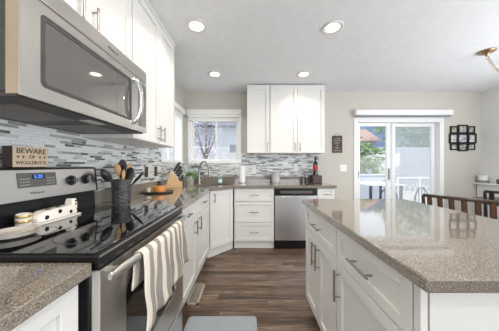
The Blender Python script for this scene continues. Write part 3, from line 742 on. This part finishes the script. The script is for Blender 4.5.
# knife block
t = thing('knife_block', 'slanted light wood knife block on the worktop before the plant', 'knife block', (-.97, 2.58, WZ))
ku = V((.93, .36, 0)); kn = V((.36, -.93, 0)); ko = V((-1.062, 2.555, WZ))
KW = mat('knife_block_wood', (.60, .39, .19), .45, var=.15, scale=12, stretch=(3, 3, 14))
def kf(a, c, h): return ko+ku*a+V((0,0,c))+kn*h
b = MB(); b.prism([(0, 0), (.13, 0), (.165, .095), (.085, .205), (.06, .205)], -.055, .055, kf); part('block', b, KW, t, .003)
b = MB(); b.prism([(.132, 0), (.205, 0), (.205, .075), (.16, .085)], -.05, .05, kf); part('front_block', b, KW, t, .003)
kd = V((-.03, 0, .1)).normalized()
GK = 'black-handled knives in the wooden block'
n = 0
for r_, (a, z) in enumerate(((.093, .197), (.117, .164), (.141, .131))):
    for h in (-.035, 0, .035):
        p = kf(a, z, h); d = (ku*.55+V((0,0,.83))).normalized()
        row = ('top', 'middle', 'bottom')[r_]; colm = {-.035: 'rear', 0: 'centre', .035: 'front'}[h]
        k = thing('knife', f'black-handled knife in the {row} row of the wooden block, {colm} slot', 'knife', p, GK)
        b = MB(); L_ = .150-.016*r_
        b.tube([p+d*.012, p+d*.04, p+d*L_*.75, p+d*L_], [.0105, .0125, .0145, .011], 10, flat=(.75, 1.25)); part('handle', b, BK, k)
        b = MB(); b.tube([p+d*.001, p+d*.013], .008, 8, flat=(.5, 1)); part('bolster', b, CHROME, k); n += 1
for h in (-.025, .025):
    p = kf(.185, .081, h); d = (ku*.35+V((0,0,.93))).normalized()
    k = thing('knife', f'short knife in the {"rear" if h < 0 else "front"} slot of the low wooden block front', 'knife', p, GK)
    b = MB(); b.tube([p+d*.001, p+d*.03, p+d*.085], [.008, .009, .0075], 10, flat=(.75, 1.2)); part('handle', b, BK, k)

# plant by the sink
t = thing('potted_plant', 'leafy green plant in a white pot behind the knife block', 'plant', (-.955, 3.28, WZ))
b = MB(); b.lathe((-.955, 3.28, WZ), [(.045, 0), (.05, .004), (.062, .11), (.064, .115), (.057, .115), (.053, .09), (.001, .088)], 24); part('pot', b, mat('white_pot', (.75, .74, .71), .4, var=.03), t)
LEAF = mat('green_leaf', (.13, .32, .06), .4, var=.35, scale=20)
rl = random.Random(5); b = MB()
for k in range(70):
    a = rl.random()*6.28; r_ = .02+rl.random()*.10; z = .10+rl.random()*.13-r_*.55
    c0 = V((-.955+r_*math.cos(a)*1.0+.03, 3.27+r_*math.sin(a)*.8, WZ+max(.02, z)))
    R = Matrix.Rotation(a, 3, 'Z') @ Matrix.Rotation(rl.uniform(-.2, 1.0), 3, 'Y')
    w_, l_ = .013+rl.random()*.008, .026+rl.random()*.012
    q = [c0+R@V(p_) for p_ in ((-l_, 0, 0), (0, -w_, .004), (l_, 0, -.004), (0, w_, .004))]; i = b.pts(q); b.face([i, i+1, i+2, i+3])
part('foliage', b, LEAF, t, recalc=False)
b = MB()
for k in range(9):
    a = k*.7; b.tube([(-.955, 3.28, WZ+.085), (-.955+.03*math.cos(a), 3.28+.03*math.sin(a), WZ+.17), (-.945+.07*math.cos(a), 3.275+.06*math.sin(a), WZ+.12)], .002, 5)
part('stems', b, mat('stem_green', (.18, .30, .08), .5, var=.2), t)
b = MB(); b.tube([(-.99, 3.30, WZ+.085), (-1.005, 3.31, WZ+.25), (-1.0, 3.31, WZ+.42)], .0022, 6); part('stake', b, mat('dark_stake', (.10, .09, .07), .6, var=.1), t)

# faucet
t = thing('faucet', 'brushed steel gooseneck faucet standing behind the corner sink', 'faucet', (-.735, 3.13, WZ))
fd = V((.80, -.60, 0)); fo = V((-.775, 3.13, WZ))
b = MB(); b.lathe(fo, [(.028, 0), (.028, .006), (.020, .012), (.017, .07)], 20); part('base', b, NICKEL, t)
pts_ = [fo+V((0,0,.06)), fo+V((0,0,.22))]
for k in range(1, 13):
    a = math.pi-math.pi*k/12*1.05; pts_.append(fo+fd*(.11+.11*math.cos(a))+V((0,0,.22+.125*math.sin(a))))
b = MB(); b.tube(pts_, .0125, 14); part('spout', b, NICKEL, t)
e_ = pts_[-1]; b = MB(); b.cyl(e_+V((0,0,.01)), e_-V((0,0,.085))+fd*.012, .016, .019, 16); part('spray_head', b, NICKEL, t)
b = MB(); sd = V((.6, .8, 0)); b.tube([fo+V((0,0,.05))+sd*.012, fo+sd*.035+V((0,0,.055)), fo+sd*.075+V((0,0,.095))], [.009, .008, .006], 10); part('lever', b, NICKEL, t)

# soap bottle
t = thing('soap_bottle', 'small bottle of teal soap with pump behind the sink', 'soap bottle', (-.465, 3.22, WZ))
b = MB(); b.lathe((-.465, 3.22, WZ), [(.026, 0), (.030, .004), (.030, .075), (.022, .09), (.012, .098), (.012, .106)], 20); b.mi = 1
b.lathe((-.465, 3.22, WZ+.02), [(.0305, 0), (.0308, .001), (.0308, .042), (.0305, .043)], 20, caps=False)
part('bottle', b, [mat('teal_soap', (.06, .36, .40), .15, var=.05), mat('white_label', (.8, .85, .85), .5, var=.03)], t)
b = MB(); b.cyl((-.465, 3.22, WZ+.106), (-.465, 3.22, WZ+.135), .006, seg=10); b.box(-.495, -.458, 3.212, 3.228, WZ+.133, WZ+.145); part('pump', b, mat('teal_pump', (.10, .42, .46), .3, var=.05), t)

# paper towel
t = thing('paper_towel_holder', 'white paper towel roll upright on its stand right of the sink window', 'paper towel', (-.115, 3.33, WZ))
b = MB(); b.lathe((-.115, 3.33, WZ), [(.065, 0), (.065, .008), (.06, .012)], 28); b.cyl((-.115, 3.33, WZ+.01), (-.115, 3.33, WZ+.305), .006, seg=10); b.ell((-.115, 3.33, WZ+.31), .01, .01, .01); part('stand', b, NICKEL, t)
b = MB(); b.lathe((-.115, 3.33, WZ+.013), [(.02, 0), (.050, 0), (.0505, .27), (.02, .27)], 32); part('roll', b, mat('white_paper', (.84, .84, .83), .9, bump=.1, bscale=150, var=.01), t)

# canister
t = thing('canister', 'pale grey lidded canister standing on the back worktop by the wall', 'canister', (.435, 3.38, WZ))
b = MB(); b.lathe((.435, 3.38, WZ), [(.068, 0), (.072, .004), (.074, .15), (.072, .153)], 32); part('body', b, mat('pale_grey_ceramic', (.46, .455, .44), .4, var=.06), t)
b = MB(); b.lathe((.435, 3.38, WZ+.154), [(.074, 0), (.075, .012), (.05, .017), (.012, .019), (.012, .03), (.004, .032)], 32); part('lid', b, mat('canister_lid_grey', (.52, .51, .49), .35, var=.05), t)

# basket, bottle, jar
def weave():
    m, n, l, p = nt('dark_wicker')
    tc = n.new('ShaderNodeTexCoord'); ck_ = n.new('ShaderNodeTexChecker'); ck_.inputs['Scale'].default_value = 70
    ck_.inputs[1].default_value = (.10, .055, .04, 1); ck_.inputs[2].default_value = (.012, .01, .01, 1)
    l.new(tc.outputs['Object'], ck_.inputs['Vector']); l.new(ck_.outputs['Color'], p.inputs['Base Color']); p.inputs['Roughness'].default_value = .5; return m
b = MB(); b.box(1.01, 1.155, 3.23, 3.40, WZ, WZ+.125)
solo('basket', b, weave(), 'dark woven box under the wine bottle at the worktop end', 'basket', bev=.006)
t = thing('wine_bottle', 'dark wine bottle with red label standing on the woven box', 'bottle', (1.075, 3.31, WZ+.126))
bz = WZ+.126
b = MB(); b.lathe((1.075, 3.31, bz), [(.034, 0), (.038, .004), (.038, .18), (.030, .205), (.015, .225), (.0145, .285), (.0155, .287), (.0155, .297), (.001, .298)], 24); part('glass', b, mat('dark_bottle_glass', (.012, .012, .012), .08, var=.1), t)
b = MB(); b.lathe((1.075, 3.31, bz+.075), [(.0383, 0), (.0388, .001), (.0388, .09), (.0383, .091)], 24, caps=False); part('paper_label', b, mat('red_label', (.42, .03, .05), .5, var=.25, scale=40), t, label='red paper label')
t = thing('jar', 'small dark jar beside the woven box on the back worktop', 'jar', (.935, 3.33, WZ))
b = MB(); b.lathe((.935, 3.33, WZ), [(.03, 0), (.033, .003), (.033, .085), (.026, .095)], 20); part('body', b, mat('dark_jar_glass', (.04, .03, .03), .15, var=.2), t)
b = MB(); b.lathe((.935, 3.33, WZ+.096), [(.029, 0), (.029, .022), (.026, .024)], 20); part('lid', b, mat('steel_lid', (.5, .5, .5), .3, 1, var=.05), t)

# outlets and switches
OUTW = mat('white_plate_plastic', (.80, .79, .76), .4, var=.02); BRZ = mat('bronze_plate', (.075, .040, .022), .4, var=.15)
def plate(F, u, z, label, m, slots, wdt=.075, cat='outlet', nm='wall_outlet', grp=None):
    o = F[0]+F[1]*u+F[2]*.0105; t = thing(nm, label, cat, o+V((0,0,z)), grp)
    b = MB(); b.obox(F, u-wdt/2, u+wdt/2, .0100, .016, z-.058, z+.058); part('plate', b, m, t, .003)
    for su in slots:
        b = MB(); b.obox(F, u+su-.017, u+su+.017, .016, .018, z-.034, z+.034); b.mi = 1
        if nm == 'wall_outlet':
            for dz in (-.019, .019):
                b.obox(F, u+su-.007, u+su-.005, .018, .0183, z+dz-.005, z+dz+.005); b.obox(F, u+su+.005, u+su+.007, .018, .0183, z+dz-.005, z+dz+.005)
        part('socket' if nm == 'wall_outlet' else 'rocker', b, [m, BLACK], t, .001)
GO = 'outlets on the tiled backsplash'
plate(fl, 2.215, 1.13, 'dark bronze outlet plate on the left tiles, nearer to the stove', BRZ, (0,), .07, grp=GO)
plate(fl, 2.44, 1.13, 'dark bronze outlet plate on the left tiles, nearer to the corner', BRZ, (0,), .07, grp=GO)
plate(fb, .075, 1.15, 'white outlet plate on the back tiles just right of the paper towel', OUTW, (0,), grp=GO)
plate(fb, .80, 1.15, 'white outlet plate on the back tiles between canister and wine bottle', OUTW, (0,), grp=GO)
fw = (V((0, YB+.0095, 0)), V((1,0,0)), V((0,-1,0)))
plate(fw, 1.63, 1.155, 'white double rocker switch on the wall left of the patio door', OUTW, (-.023, .023), .115, 'light switch', 'light_switch')

# hanging plaque
t = thing('plaque', 'small dark brown plaque with pale lettering hanging left of the patio door', 'plaque', (1.52, YB-.01, 1.42))
PLQ = mat('dark_plaque_wood', (.055, .032, .022), .6, var=.25, scale=30)
b = MB(); b.box(1.435, 1.605, YB-.018, YB-.002, 1.42, 1.715); part('board', b, PLQ, t, .002)
b = MB(); b.tube([(1.46, YB-.010, 1.715), (1.52, YB-.006, 1.765), (1.58, YB-.010, 1.715)], .003, 6); part('cord', b, mat('cord_tan', (.25, .17, .10), .8, var=.1), t)
b = MB(); rp = random.Random(11)
for z, x0, x1, h in ((1.665, 1.465, 1.575, .022), (1.628, 1.455, 1.585, .024), (1.585, 1.475, 1.565, .024), (1.545, 1.50, 1.54, .022), (1.505, 1.485, 1.555, .026), (1.455, 1.455, 1.585, .024)):
    x = x0
    while x < x1-.008:
        ww = rp.choice((.011, .016)); b.box(x, x+.0025, YB-.0188, YB-.018, z-h/2, z+h/2)
        if rp.random() < .7: b.box(x, x+ww, YB-.0188, YB-.018, z+h/2-.003, z+h/2)
        if rp.random() < .6: b.box(x, x+ww, YB-.0188, YB-.018, z-.002, z+.002)
        x += ww+.005
part('lettering', b, mat('plaque_white', (.62, .58, .52), .6, var=.1), t)

# collage frame
t = thing('photo_collage_frame', 'black nine-opening photo collage frame on the wall right of the patio door', 'picture frame', (3.69, YB-.02, 1.45))
FRB = mat('black_frame', (.012, .011, .011), .35, var=.1)
b = MB(); op = []
cx = 3.69
for i, (x0, x1) in enumerate(((-.215, -.085), (-.085, .085), (.085, .215))):
    zs = ((1.475, 1.575), (1.59, 1.745), (1.76, 1.875)) if i != 1 else ((1.455, 1.575), (1.59, 1.745), (1.76, 1.895))
    for j, (z0, z1) in enumerate(zs):
        ex = .018 if (i != 1 and j == 1) else 0
        a0 = cx+x0-(ex if i == 0 else 0); a1 = cx+x1+(ex if i == 2 else 0)
        dp = .022 if (i+j) % 2 else .016
        e = .024
        b.box(a0, a1, YB-dp, YB-.002, z0-.008, z0-.008+e); b.box(a0, a1, YB-dp, YB-.002, z1+.008-e, z1+.008)
        b.box(a0, a0+e, YB-dp, YB-.002, z0, z1); b.box(a1-e, a1, YB-dp, YB-.002, z0, z1)
        b.box(a0, a1, YB-.008, YB-.002, z0, z1)
        op.append((a0+e, a1-e, z0-.008+e, z1+.008-e))
part('frame', b, FRB, t, .001)
PH = [mat(f'photo_print_{k}', c_, .3, var=.75, scale=sc_) for k, (c_, sc_) in enumerate((((.42, .40, .40), 18), ((.50, .50, .55), 22), ((.33, .36, .28), 25), ((.55, .54, .54), 16)))]
for k, (x0, x1, z0, z1) in enumerate(op):
    b = MB(); b.box(x0-.001, x1+.001, YB-.011, YB-.008, z0-.001, z1+.001); part('photo', b, PH[(k*3+k//3) % 4], t)

# mantel shelf in the corner and things on it
t = thing('mantelpiece', 'white mantelpiece in the corner at the right edge', 'mantel', (3.95, 2.7, 0))
b = MB(); b.box(3.93, XR-.002, 1.9, YB-.016, 0, .872); part('body', b, TRIMW, t, .004)
b = MB(); b.box(3.870, XR-.002, 1.85, YB-.004, .880, .908); b.box(3.90, XR-.002, 1.88, YB-.005, .862, .880); part('shelf', b, TRIMW, t, .006)
t = thing('candle', 'white jar candle with grey base on the mantelpiece', 'candle', (3.945, 3.43, .909))
b = MB(); b.lathe((3.945, 3.43, .9085), [(.06, 0), (.064, .003), (.064, .04), (.060, .042)], 24); part('base', b, mat('grey_candle_base', (.22, .22, .22), .4, var=.15), t)
b = MB(); b.lathe((3.945, 3.43, .951), [(.060, 0), (.062, .002), (.062, .085), (.056, .087), (.056, .07), (.001, .068)], 24); part('jar', b, mat('white_candle', (.78, .76, .72), .35, var=.03), t)
b = MB(); b.box(3.90, 4.005, 3.03, 3.21, .9085, .985)
solo('box', b, mat('brown_box', (.12, .06, .035), .5, var=.2), 'small brown box at the right end of the mantelpiece', 'box', bev=.003)

# ------------------------------------------------------------------ chairs and table
def chair(label, wood, slat, loc, rz):
    t = thing('dining_chair', label, 'chair', (0, 0, 0), 'dining chairs')
    hw, H = .225, .95
    def arc(z, s): return V((s*hw, -.21-.045*(z-.45)/.5*1.6-.035*(1-s*s), z))
    b = MB(); b.prism(rrect(0, 0, .215, .205, .05, 0), .432, .465, up); part('seat', b, wood, t, .006)
    for s in (-1, 1):
        b = MB(); b.tube([(s*.18, .17, .432), (s*.19, .18, 0)], [.019, .014], 10); part('leg', b, wood, t)
        b = MB(); b.tube([(s*.195, -.20, 0), (s*.205, -.19, .44), arc(.68, s), arc(H-.014, s)], [.014, .018, .016, .013], 10); part('leg', b, wood, t)
    for z, h_ in ((H-.014, .014), (.56, .018)):
        b = MB(); b.tube([arc(z, k/8-1) for k in range(17)], h_, 10, flat=(.5, 1)); part('top_rail' if z > .8 else 'lower_rail', b, wood, t)
    for k in range(6):
        s = -.80+k*.32; b = MB(); b.tube([arc(.56, s), arc(.7, s)+V((0, .012, 0)), arc(H-.02, s)], .018, 8, flat=(1.0, .35)); part('slat', b, slat, t)
    for y in (.175,): b = MB(); b.tube([(-.185, y, .20), (.185, y, .20)], .010, 8); part('stretcher', b, wood, t)
    t.location = loc; t.rotation_euler = (0, 0, rz); return t
DKW = mat('dark_walnut', (.045, .028, .020), .25, var=.25, scale=12); RDW = mat('reddish_walnut', (.085, .036, .018), .2, var=.3, scale=9)
BKW = mat('black_lacquer', (.012, .012, .014), .3, var=.1)
def place(pl, pr):   # back from pl to pr (left, right as the camera sees it), sitter faces away from the camera
    mid = (V(pl)+V(pr))/2; d = (V(pr)-V(pl)); rz = math.atan2(d.y, d.x); f = V((-math.sin(rz), math.cos(rz)))
    c = V((mid[0], mid[1]))+f*.285; return (c.x, c.y, 0), rz
l_, r_ = place((1.555, 1.82), (1.80, 1.44)); chair('brown slat-back dining chair close behind the island worktop', DKW, RDW, l_, r_)
l_, r_ = place((2.40, 2.07), (2.64, 1.69)); chair('black slat-back dining chair further back near the mantelpiece', BKW, BKW, l_, r_)
t = thing('dining_table', 'round dining table by the right wall behind the chairs', 'table', (3.36, 2.45, 0))
b = MB(); b.lathe((3.36, 2.45, .72), [(.46, 0), (.48, .01), (.48, .025), (.47, .03)], 40); part('tabletop', b, DKW, t)
b = MB(); b.lathe((3.36, 2.45, .0), [(.26, 0), (.24, .03), (.06, .08), (.045, .4), (.08, .7), (.15, .72)], 24); part('pedestal', b, DKW, t)

# swag lamp canopy and chain
t = thing('chandelier_canopy', 'round antique brass ceiling canopy with swagged chain near the right edge', 'chandelier', (2.655, 2.27, ZC))
BRS = mat('antique_brass', (.38, .27, .15), .35, .8, var=.35, scale=40)
b = MB(); b.lathe((2.655, 2.27, ZC-.0005), [(.076, 0), (.076, -.008), (.066, -.018), (.036, -.028), (.016, -.042), (.006, -.06)], 32); part('canopy', b, BRS, t)
p_ = []
for k in range(17):
    a = k/16; p_.append(V((2.655+.55*a, 2.27+.05*a, ZC-.06-.62*(a-a*a)*1.3-.0*a)))
for k in range(len(p_)*2-3):
    a = k/2; i = int(a); q0 = p_[i].lerp(p_[i+1], a-i); i2 = int(a+.6); q1 = p_[min(i2, 15)].lerp(p_[min(i2+1, 16)], a+.6-i2)
    c0 = (q0+q1)/2; dv = (q1-q0)/2*1.25; sv = dv.cross(V((0,1,0)) if k % 2 else V((.3,.3,1))).normalized()*.011
    b = MB(); b.tube([c0+dv*math.cos(x)+sv*math.sin(x) for x in [2*math.pi*j/10 for j in range(10)]], .0026, 6, loop=True); part('chain_link', b, BRS, t)
b = MB(); b.tube([p_[-1]+V((0,0,.06)), p_[-1]+V((0,0,.0)), p_[-1]+V((.015,0,-.015)), p_[-1]+V((.03,0,.0))], .004, 8); part('ceiling_hook', b, BRS, t)

# ------------------------------------------------------------------ floor things
t = thing('floor_register', 'bronze slotted floor register beside the left base cabinet', 'vent', (-.50, 1.89, 0))
RG = mat('register_tan', (.48, .43, .36), .4, .4, var=.1); RD = mat('register_dark', (.02, .018, .016), .6, var=.1)
b = MB(); b.box(-.548, -.446, 1.745, 2.05, .0003, .003); part('duct_opening', b, RD, t)
b = MB(); b.box(-.553, -.533, 1.74, 2.055, .0003, .008); b.box(-.461, -.441, 1.74, 2.055, .0003, .008); b.box(-.553, -.441, 1.74, 1.765, .0003, .008); b.box(-.553, -.441, 2.03, 2.055, .0003, .008)
for k in range(16): y = 1.772+k*.0165; b.box(-.535, -.459, y, y+.006, .003, .006)
for x in (-.517, -.499, -.481): b.box(x, x+.005, 1.765, 2.03, .003, .0065)
part('grille', b, RG, t)
b = MB(); b.prism(rrect(-.21, 1.10, .265, .50, .03, 0), .0003, .014, up)
solo('kitchen_mat', b, mat('blue_grey_mat', (.30, .33, .37), .38, var=.08, scale=60, bump=.15, bscale=200), 'smooth blue-grey kitchen mat on the wood floor in the foreground', 'mat', bev=.004)

# ------------------------------------------------------------------ outdoors
GRD = mat('patio_concrete', (.55, .53, .50), .8, var=.12, scale=4)
b = MB(); b.box(-9, 14, YB+.16, 16, -.25, -.12); gd = struct('ground', b, GRD)
FEN = mat('grey_fence_boards', (.36, .37, .40), .8, var=.15, scale=5, stretch=(6, 1, .4))
def fence(label, x0, x1, y, h, m):
    t = thing('fence', label, 'fence', ((x0+x1)/2, y, -.12))
    b = MB(); x = x0
    while x < x1: b.box(x, x+.135, y, y+.02, -.1, h+random.uniform(-.015, .015)); x += .142
    part('boards', b, m, t)
    b = MB(); b.box(x0, x1, y+.02, y+.06, .3, .39); b.box(x0, x1, y+.02, y+.06, h-.4, h-.31); part('rails', b, m, t)
    x = x0
    while x < x1+.1: b = MB(); b.box(x, x+.09, y+.02, y+.11, -.12, h+.02); part('post', b, m, t); x += 2.4
fence('tall grey board fence beyond the patio seen through the sliding door', 1.2, 12.5, 10.5, 2.15, FEN)
fence('grey board fence seen through the sink window', -7.5, 1.1, 8.5, 1.75, mat('pale_fence_boards', (.46, .45, .47), .8, var=.15, scale=5))
def foliage(t, name, c, rx, ry, rz, n, size, m, seed, floor_z=-.1):
    rr = random.Random(seed); b = MB()
    for k in range(n):
        while True:
            v = V((rr.uniform(-1, 1), rr.uniform(-1, 1), rr.uniform(-1, 1)))
            if .35 < v.length < 1: break
        wob = 1+.25*math.sin(v.x*7+seed)*math.cos(v.z*6)
        q = V(c)+V((v.x*rx*wob, v.y*ry*wob, v.z*rz*wob)); q.z = max(q.z, floor_z+.05)
        R = Matrix.Rotation(rr.uniform(0, 6.3), 3, 'Z') @ Matrix.Rotation(rr.uniform(-1.2, 1.2), 3, 'X')
        s = size*rr.uniform(.6, 1.3); i = b.pts([q+R@V(p) for p in ((-s, 0, 0), (0, -s*.45, s*.1), (s, 0, 0), (0, s*.45, s*.1))]); b.face([i, i+1, i+2, i+3])
    return part(name, b, m, t, recalc=False)
LF1 = mat('bright_bush_leaf', (.15, .28, .06), .5, var=.4, scale=4); LF2 = mat('tree_leaf', (.20, .32, .12), .5, var=.4, scale=3); LF3 = mat('pale_tree_leaf', (.55, .55, .62), .6, var=.25, scale=3)
BARK = mat('bark', (.24, .20, .19), .9, var=.3, scale=8)
def tree(name, label, cat, x, y, h, c, r, n, size, m, seed, trunk=.1):
    t = thing(name, label, cat, (x, y, -.12))
    b = MB(); b.tube([(x, y, -.12), (x+.03, y, h*.5), (x, y, h)], [trunk, trunk*.8, trunk*.3], 9)
    for k in range(5): a = k*1.26; b.tube([(x, y, h*.55), (x+r[0]*.4*math.cos(a), y+r[1]*.4*math.sin(a), c), (x+r[0]*.75*math.cos(a), y+r[1]*.7*math.sin(a), c+r[2]*.5)], [trunk*.45, trunk*.3, trunk*.1], 7)
    part('trunk', b, BARK, t); foliage(t, 'foliage', (x, y, c), *r, n, size, m, seed)
tree('bush', 'bright green bush beyond the left pane of the sliding door', 'bush', 4.35, 8.0, 1.3, 1.15, (.95, .7, .95), 2200, .085, LF1, 1, .04)
tree('tree', 'leafy tree behind the fence seen in the right door pane', 'tree', 10.2, 12.2, 3.4, 3.5, (2.2, 1.2, 1.5), 2600, .13, LF2, 2)
tree('tree', 'pale thin tree outside the left pane of the sink window', 'tree', -1.45, 6.7, 2.5, 2.1, (.75, .7, 1.2), 1100, .05, LF3, 4, .07)
b = MB(); b.prism([(-30, -.2), (60, -.2), (60, 6), (50, 8), (40, 9.8), (31, 9.4), (24, 10.4), (15, 8.5), (6, 6), (-8, 4.2), (-20, 4.6), (-30, 3)], 0, 3, lambda a, c, h: V((a, 42+h, c))); struct('hills', b, mat('distant_hill', (.10, .145, .22), .9, var=.2, scale=.4))
PWT_ = mat('house_trim_white', (.75, .75, .76), .6, var=.03)
# neighbour house
t = thing('house', 'neighbouring house with brown roof seen over the patio fence', 'house', (8.15, 15, -.12))
b = MB(); b.box(7.0, 8.7, 14.0, 17, -.12, 2.9); part('wall', b, mat('house_siding', (.42, .45, .52), .8, var=.06), t)
b = MB(); b.prism([(13.6, 2.85), (17.4, 2.85), (15.5, 3.95)], 6.8, 8.9, lambda a, c, h: V((h, a, c))); part('roof', b, mat('roof_shingle', (.36, .24, .22), .9, var=.2, scale=8), t)
t = thing('house', 'lilac grey house wall with dark eave seen through the sink window', 'house', (-1.6, 11, -.12))
b = MB(); b.box(-4.6, 1.0, 10.2, 13, -.12, 3.15); part('wall', b, mat('lilac_siding', (.60, .60, .66), .8, var=.22, scale=.9), t)
b = MB(); b.prism([(9.6, 3.1), (13.4, 3.1), (11.5, 4.3)], -4.8, 1.1, lambda a, c, h: V((h, a, c))); part('roof', b, mat('dark_shingle', (.12, .11, .13), .9, var=.2, scale=8), t)
b = MB(); b.box(-1.05, -.55, 10.18, 10.2, 1.3, 2.3); f_ = part('window', b, PWT_, t); b = MB(); b.box(-1.0, -.6, 10.17, 10.18, 1.35, 2.25); part('pane', b, mat('dim_pane', (.10, .12, .15), .1, var=.1), f_)
# patio table, chairs
IRON = mat('wrought_iron', (.05, .055, .06), .5, var=.2); PWT = mat('patio_white', (.80, .80, .80), .6, var=.03)
t = thing('patio_table', 'white-topped patio table outside the sliding door', 'table', (3.35, 5.4, -.12))
b = MB(); b.box(2.93, 3.80, 4.95, 5.85, .70, .735); part('tabletop', b, PWT, t, .005)
for x in (2.99, 3.74):
    for y in (5.01, 5.79): b = MB(); b.box(x-.025, x+.025, y-.025, y+.025, -.12, .70); part('leg', b, IRON, t)
def pchair(label, x, y, rz):
    t = thing('patio_chair', label, 'chair', (0, 0, 0), 'wrought iron patio chairs')
    b = MB(); b.prism(rrect(0, 0, .23, .22, .06, 0), .42, .44, up); part('seat', b, IRON, t)
    for sx in (-1, 1):
        for sy in (-1, 1): b = MB(); b.tube([(sx*.2, sy*.19, .42), (sx*.23, sy*.22, 0)], .012, 8); part('leg', b, IRON, t)
    b = MB(); b.tube([(.22*math.cos(a), -.2, .43+.42*math.sin(a)) for a in [math.pi*k/12 for k in range(13)]], .012, 8)
    for k in range(-2, 3): b.tube([(k*.075, -.2, .43), (k*.085, -.2, .43+.42*math.sqrt(1-(k*.085/.22)**2))], .006, 6)
    part('backrest', b, IRON, t)
    t.location = (x, y, -.12); t.rotation_euler = (0, 0, rz)
pchair('dark iron patio chair tucked before the left side of the patio table', 2.98, 4.55, 0)
pchair('dark iron patio chair before the right side of the patio table', 3.62, 4.52, .25)
# garden bench box
b = MB(); b.box(3.1, 5.2, 6.9, 7.2, -.12, .85); b.box(3.05, 5.25, 6.86, 7.24, .85, .9)
solo('storage_bench', b, mat('bench_blue_grey', (.33, .36, .42), .7, var=.08), 'long blue-grey storage bench before the green bush', 'bench', bev=.01)
# scroll railing
t = thing('railing', 'white scrolled metal garden railing outside the right door pane', 'railing', (4.3, 5.6, -.12))
b = MB(); b.tube([(3.85, 5.3, .88), (5.6, 5.3, .88)], .018, 8); b.tube([(3.85, 5.3, -.02), (5.6, 5.3, -.02)], .014, 8); part('rails', b, PWT, t)
for k in range(4): b = MB(); x = 3.87+k*.57; b.cyl((x, 5.3, -.12), (x, 5.3, .92), .02, seg=10); part('post', b, PWT, t)
b = MB()
for k in range(12):
    x = 3.90+k*.142; b.tube([(x-.12*math.cos(a)+.07, 5.3, .20+.5*math.sin(a)) for a in [math.pi*j/10 for j in range(11)]], .009, 6)
    b.tube([(x, 5.3, -.02), (x, 5.3, .22)], .006, 5)
part('scrolls', b, PWT, t)
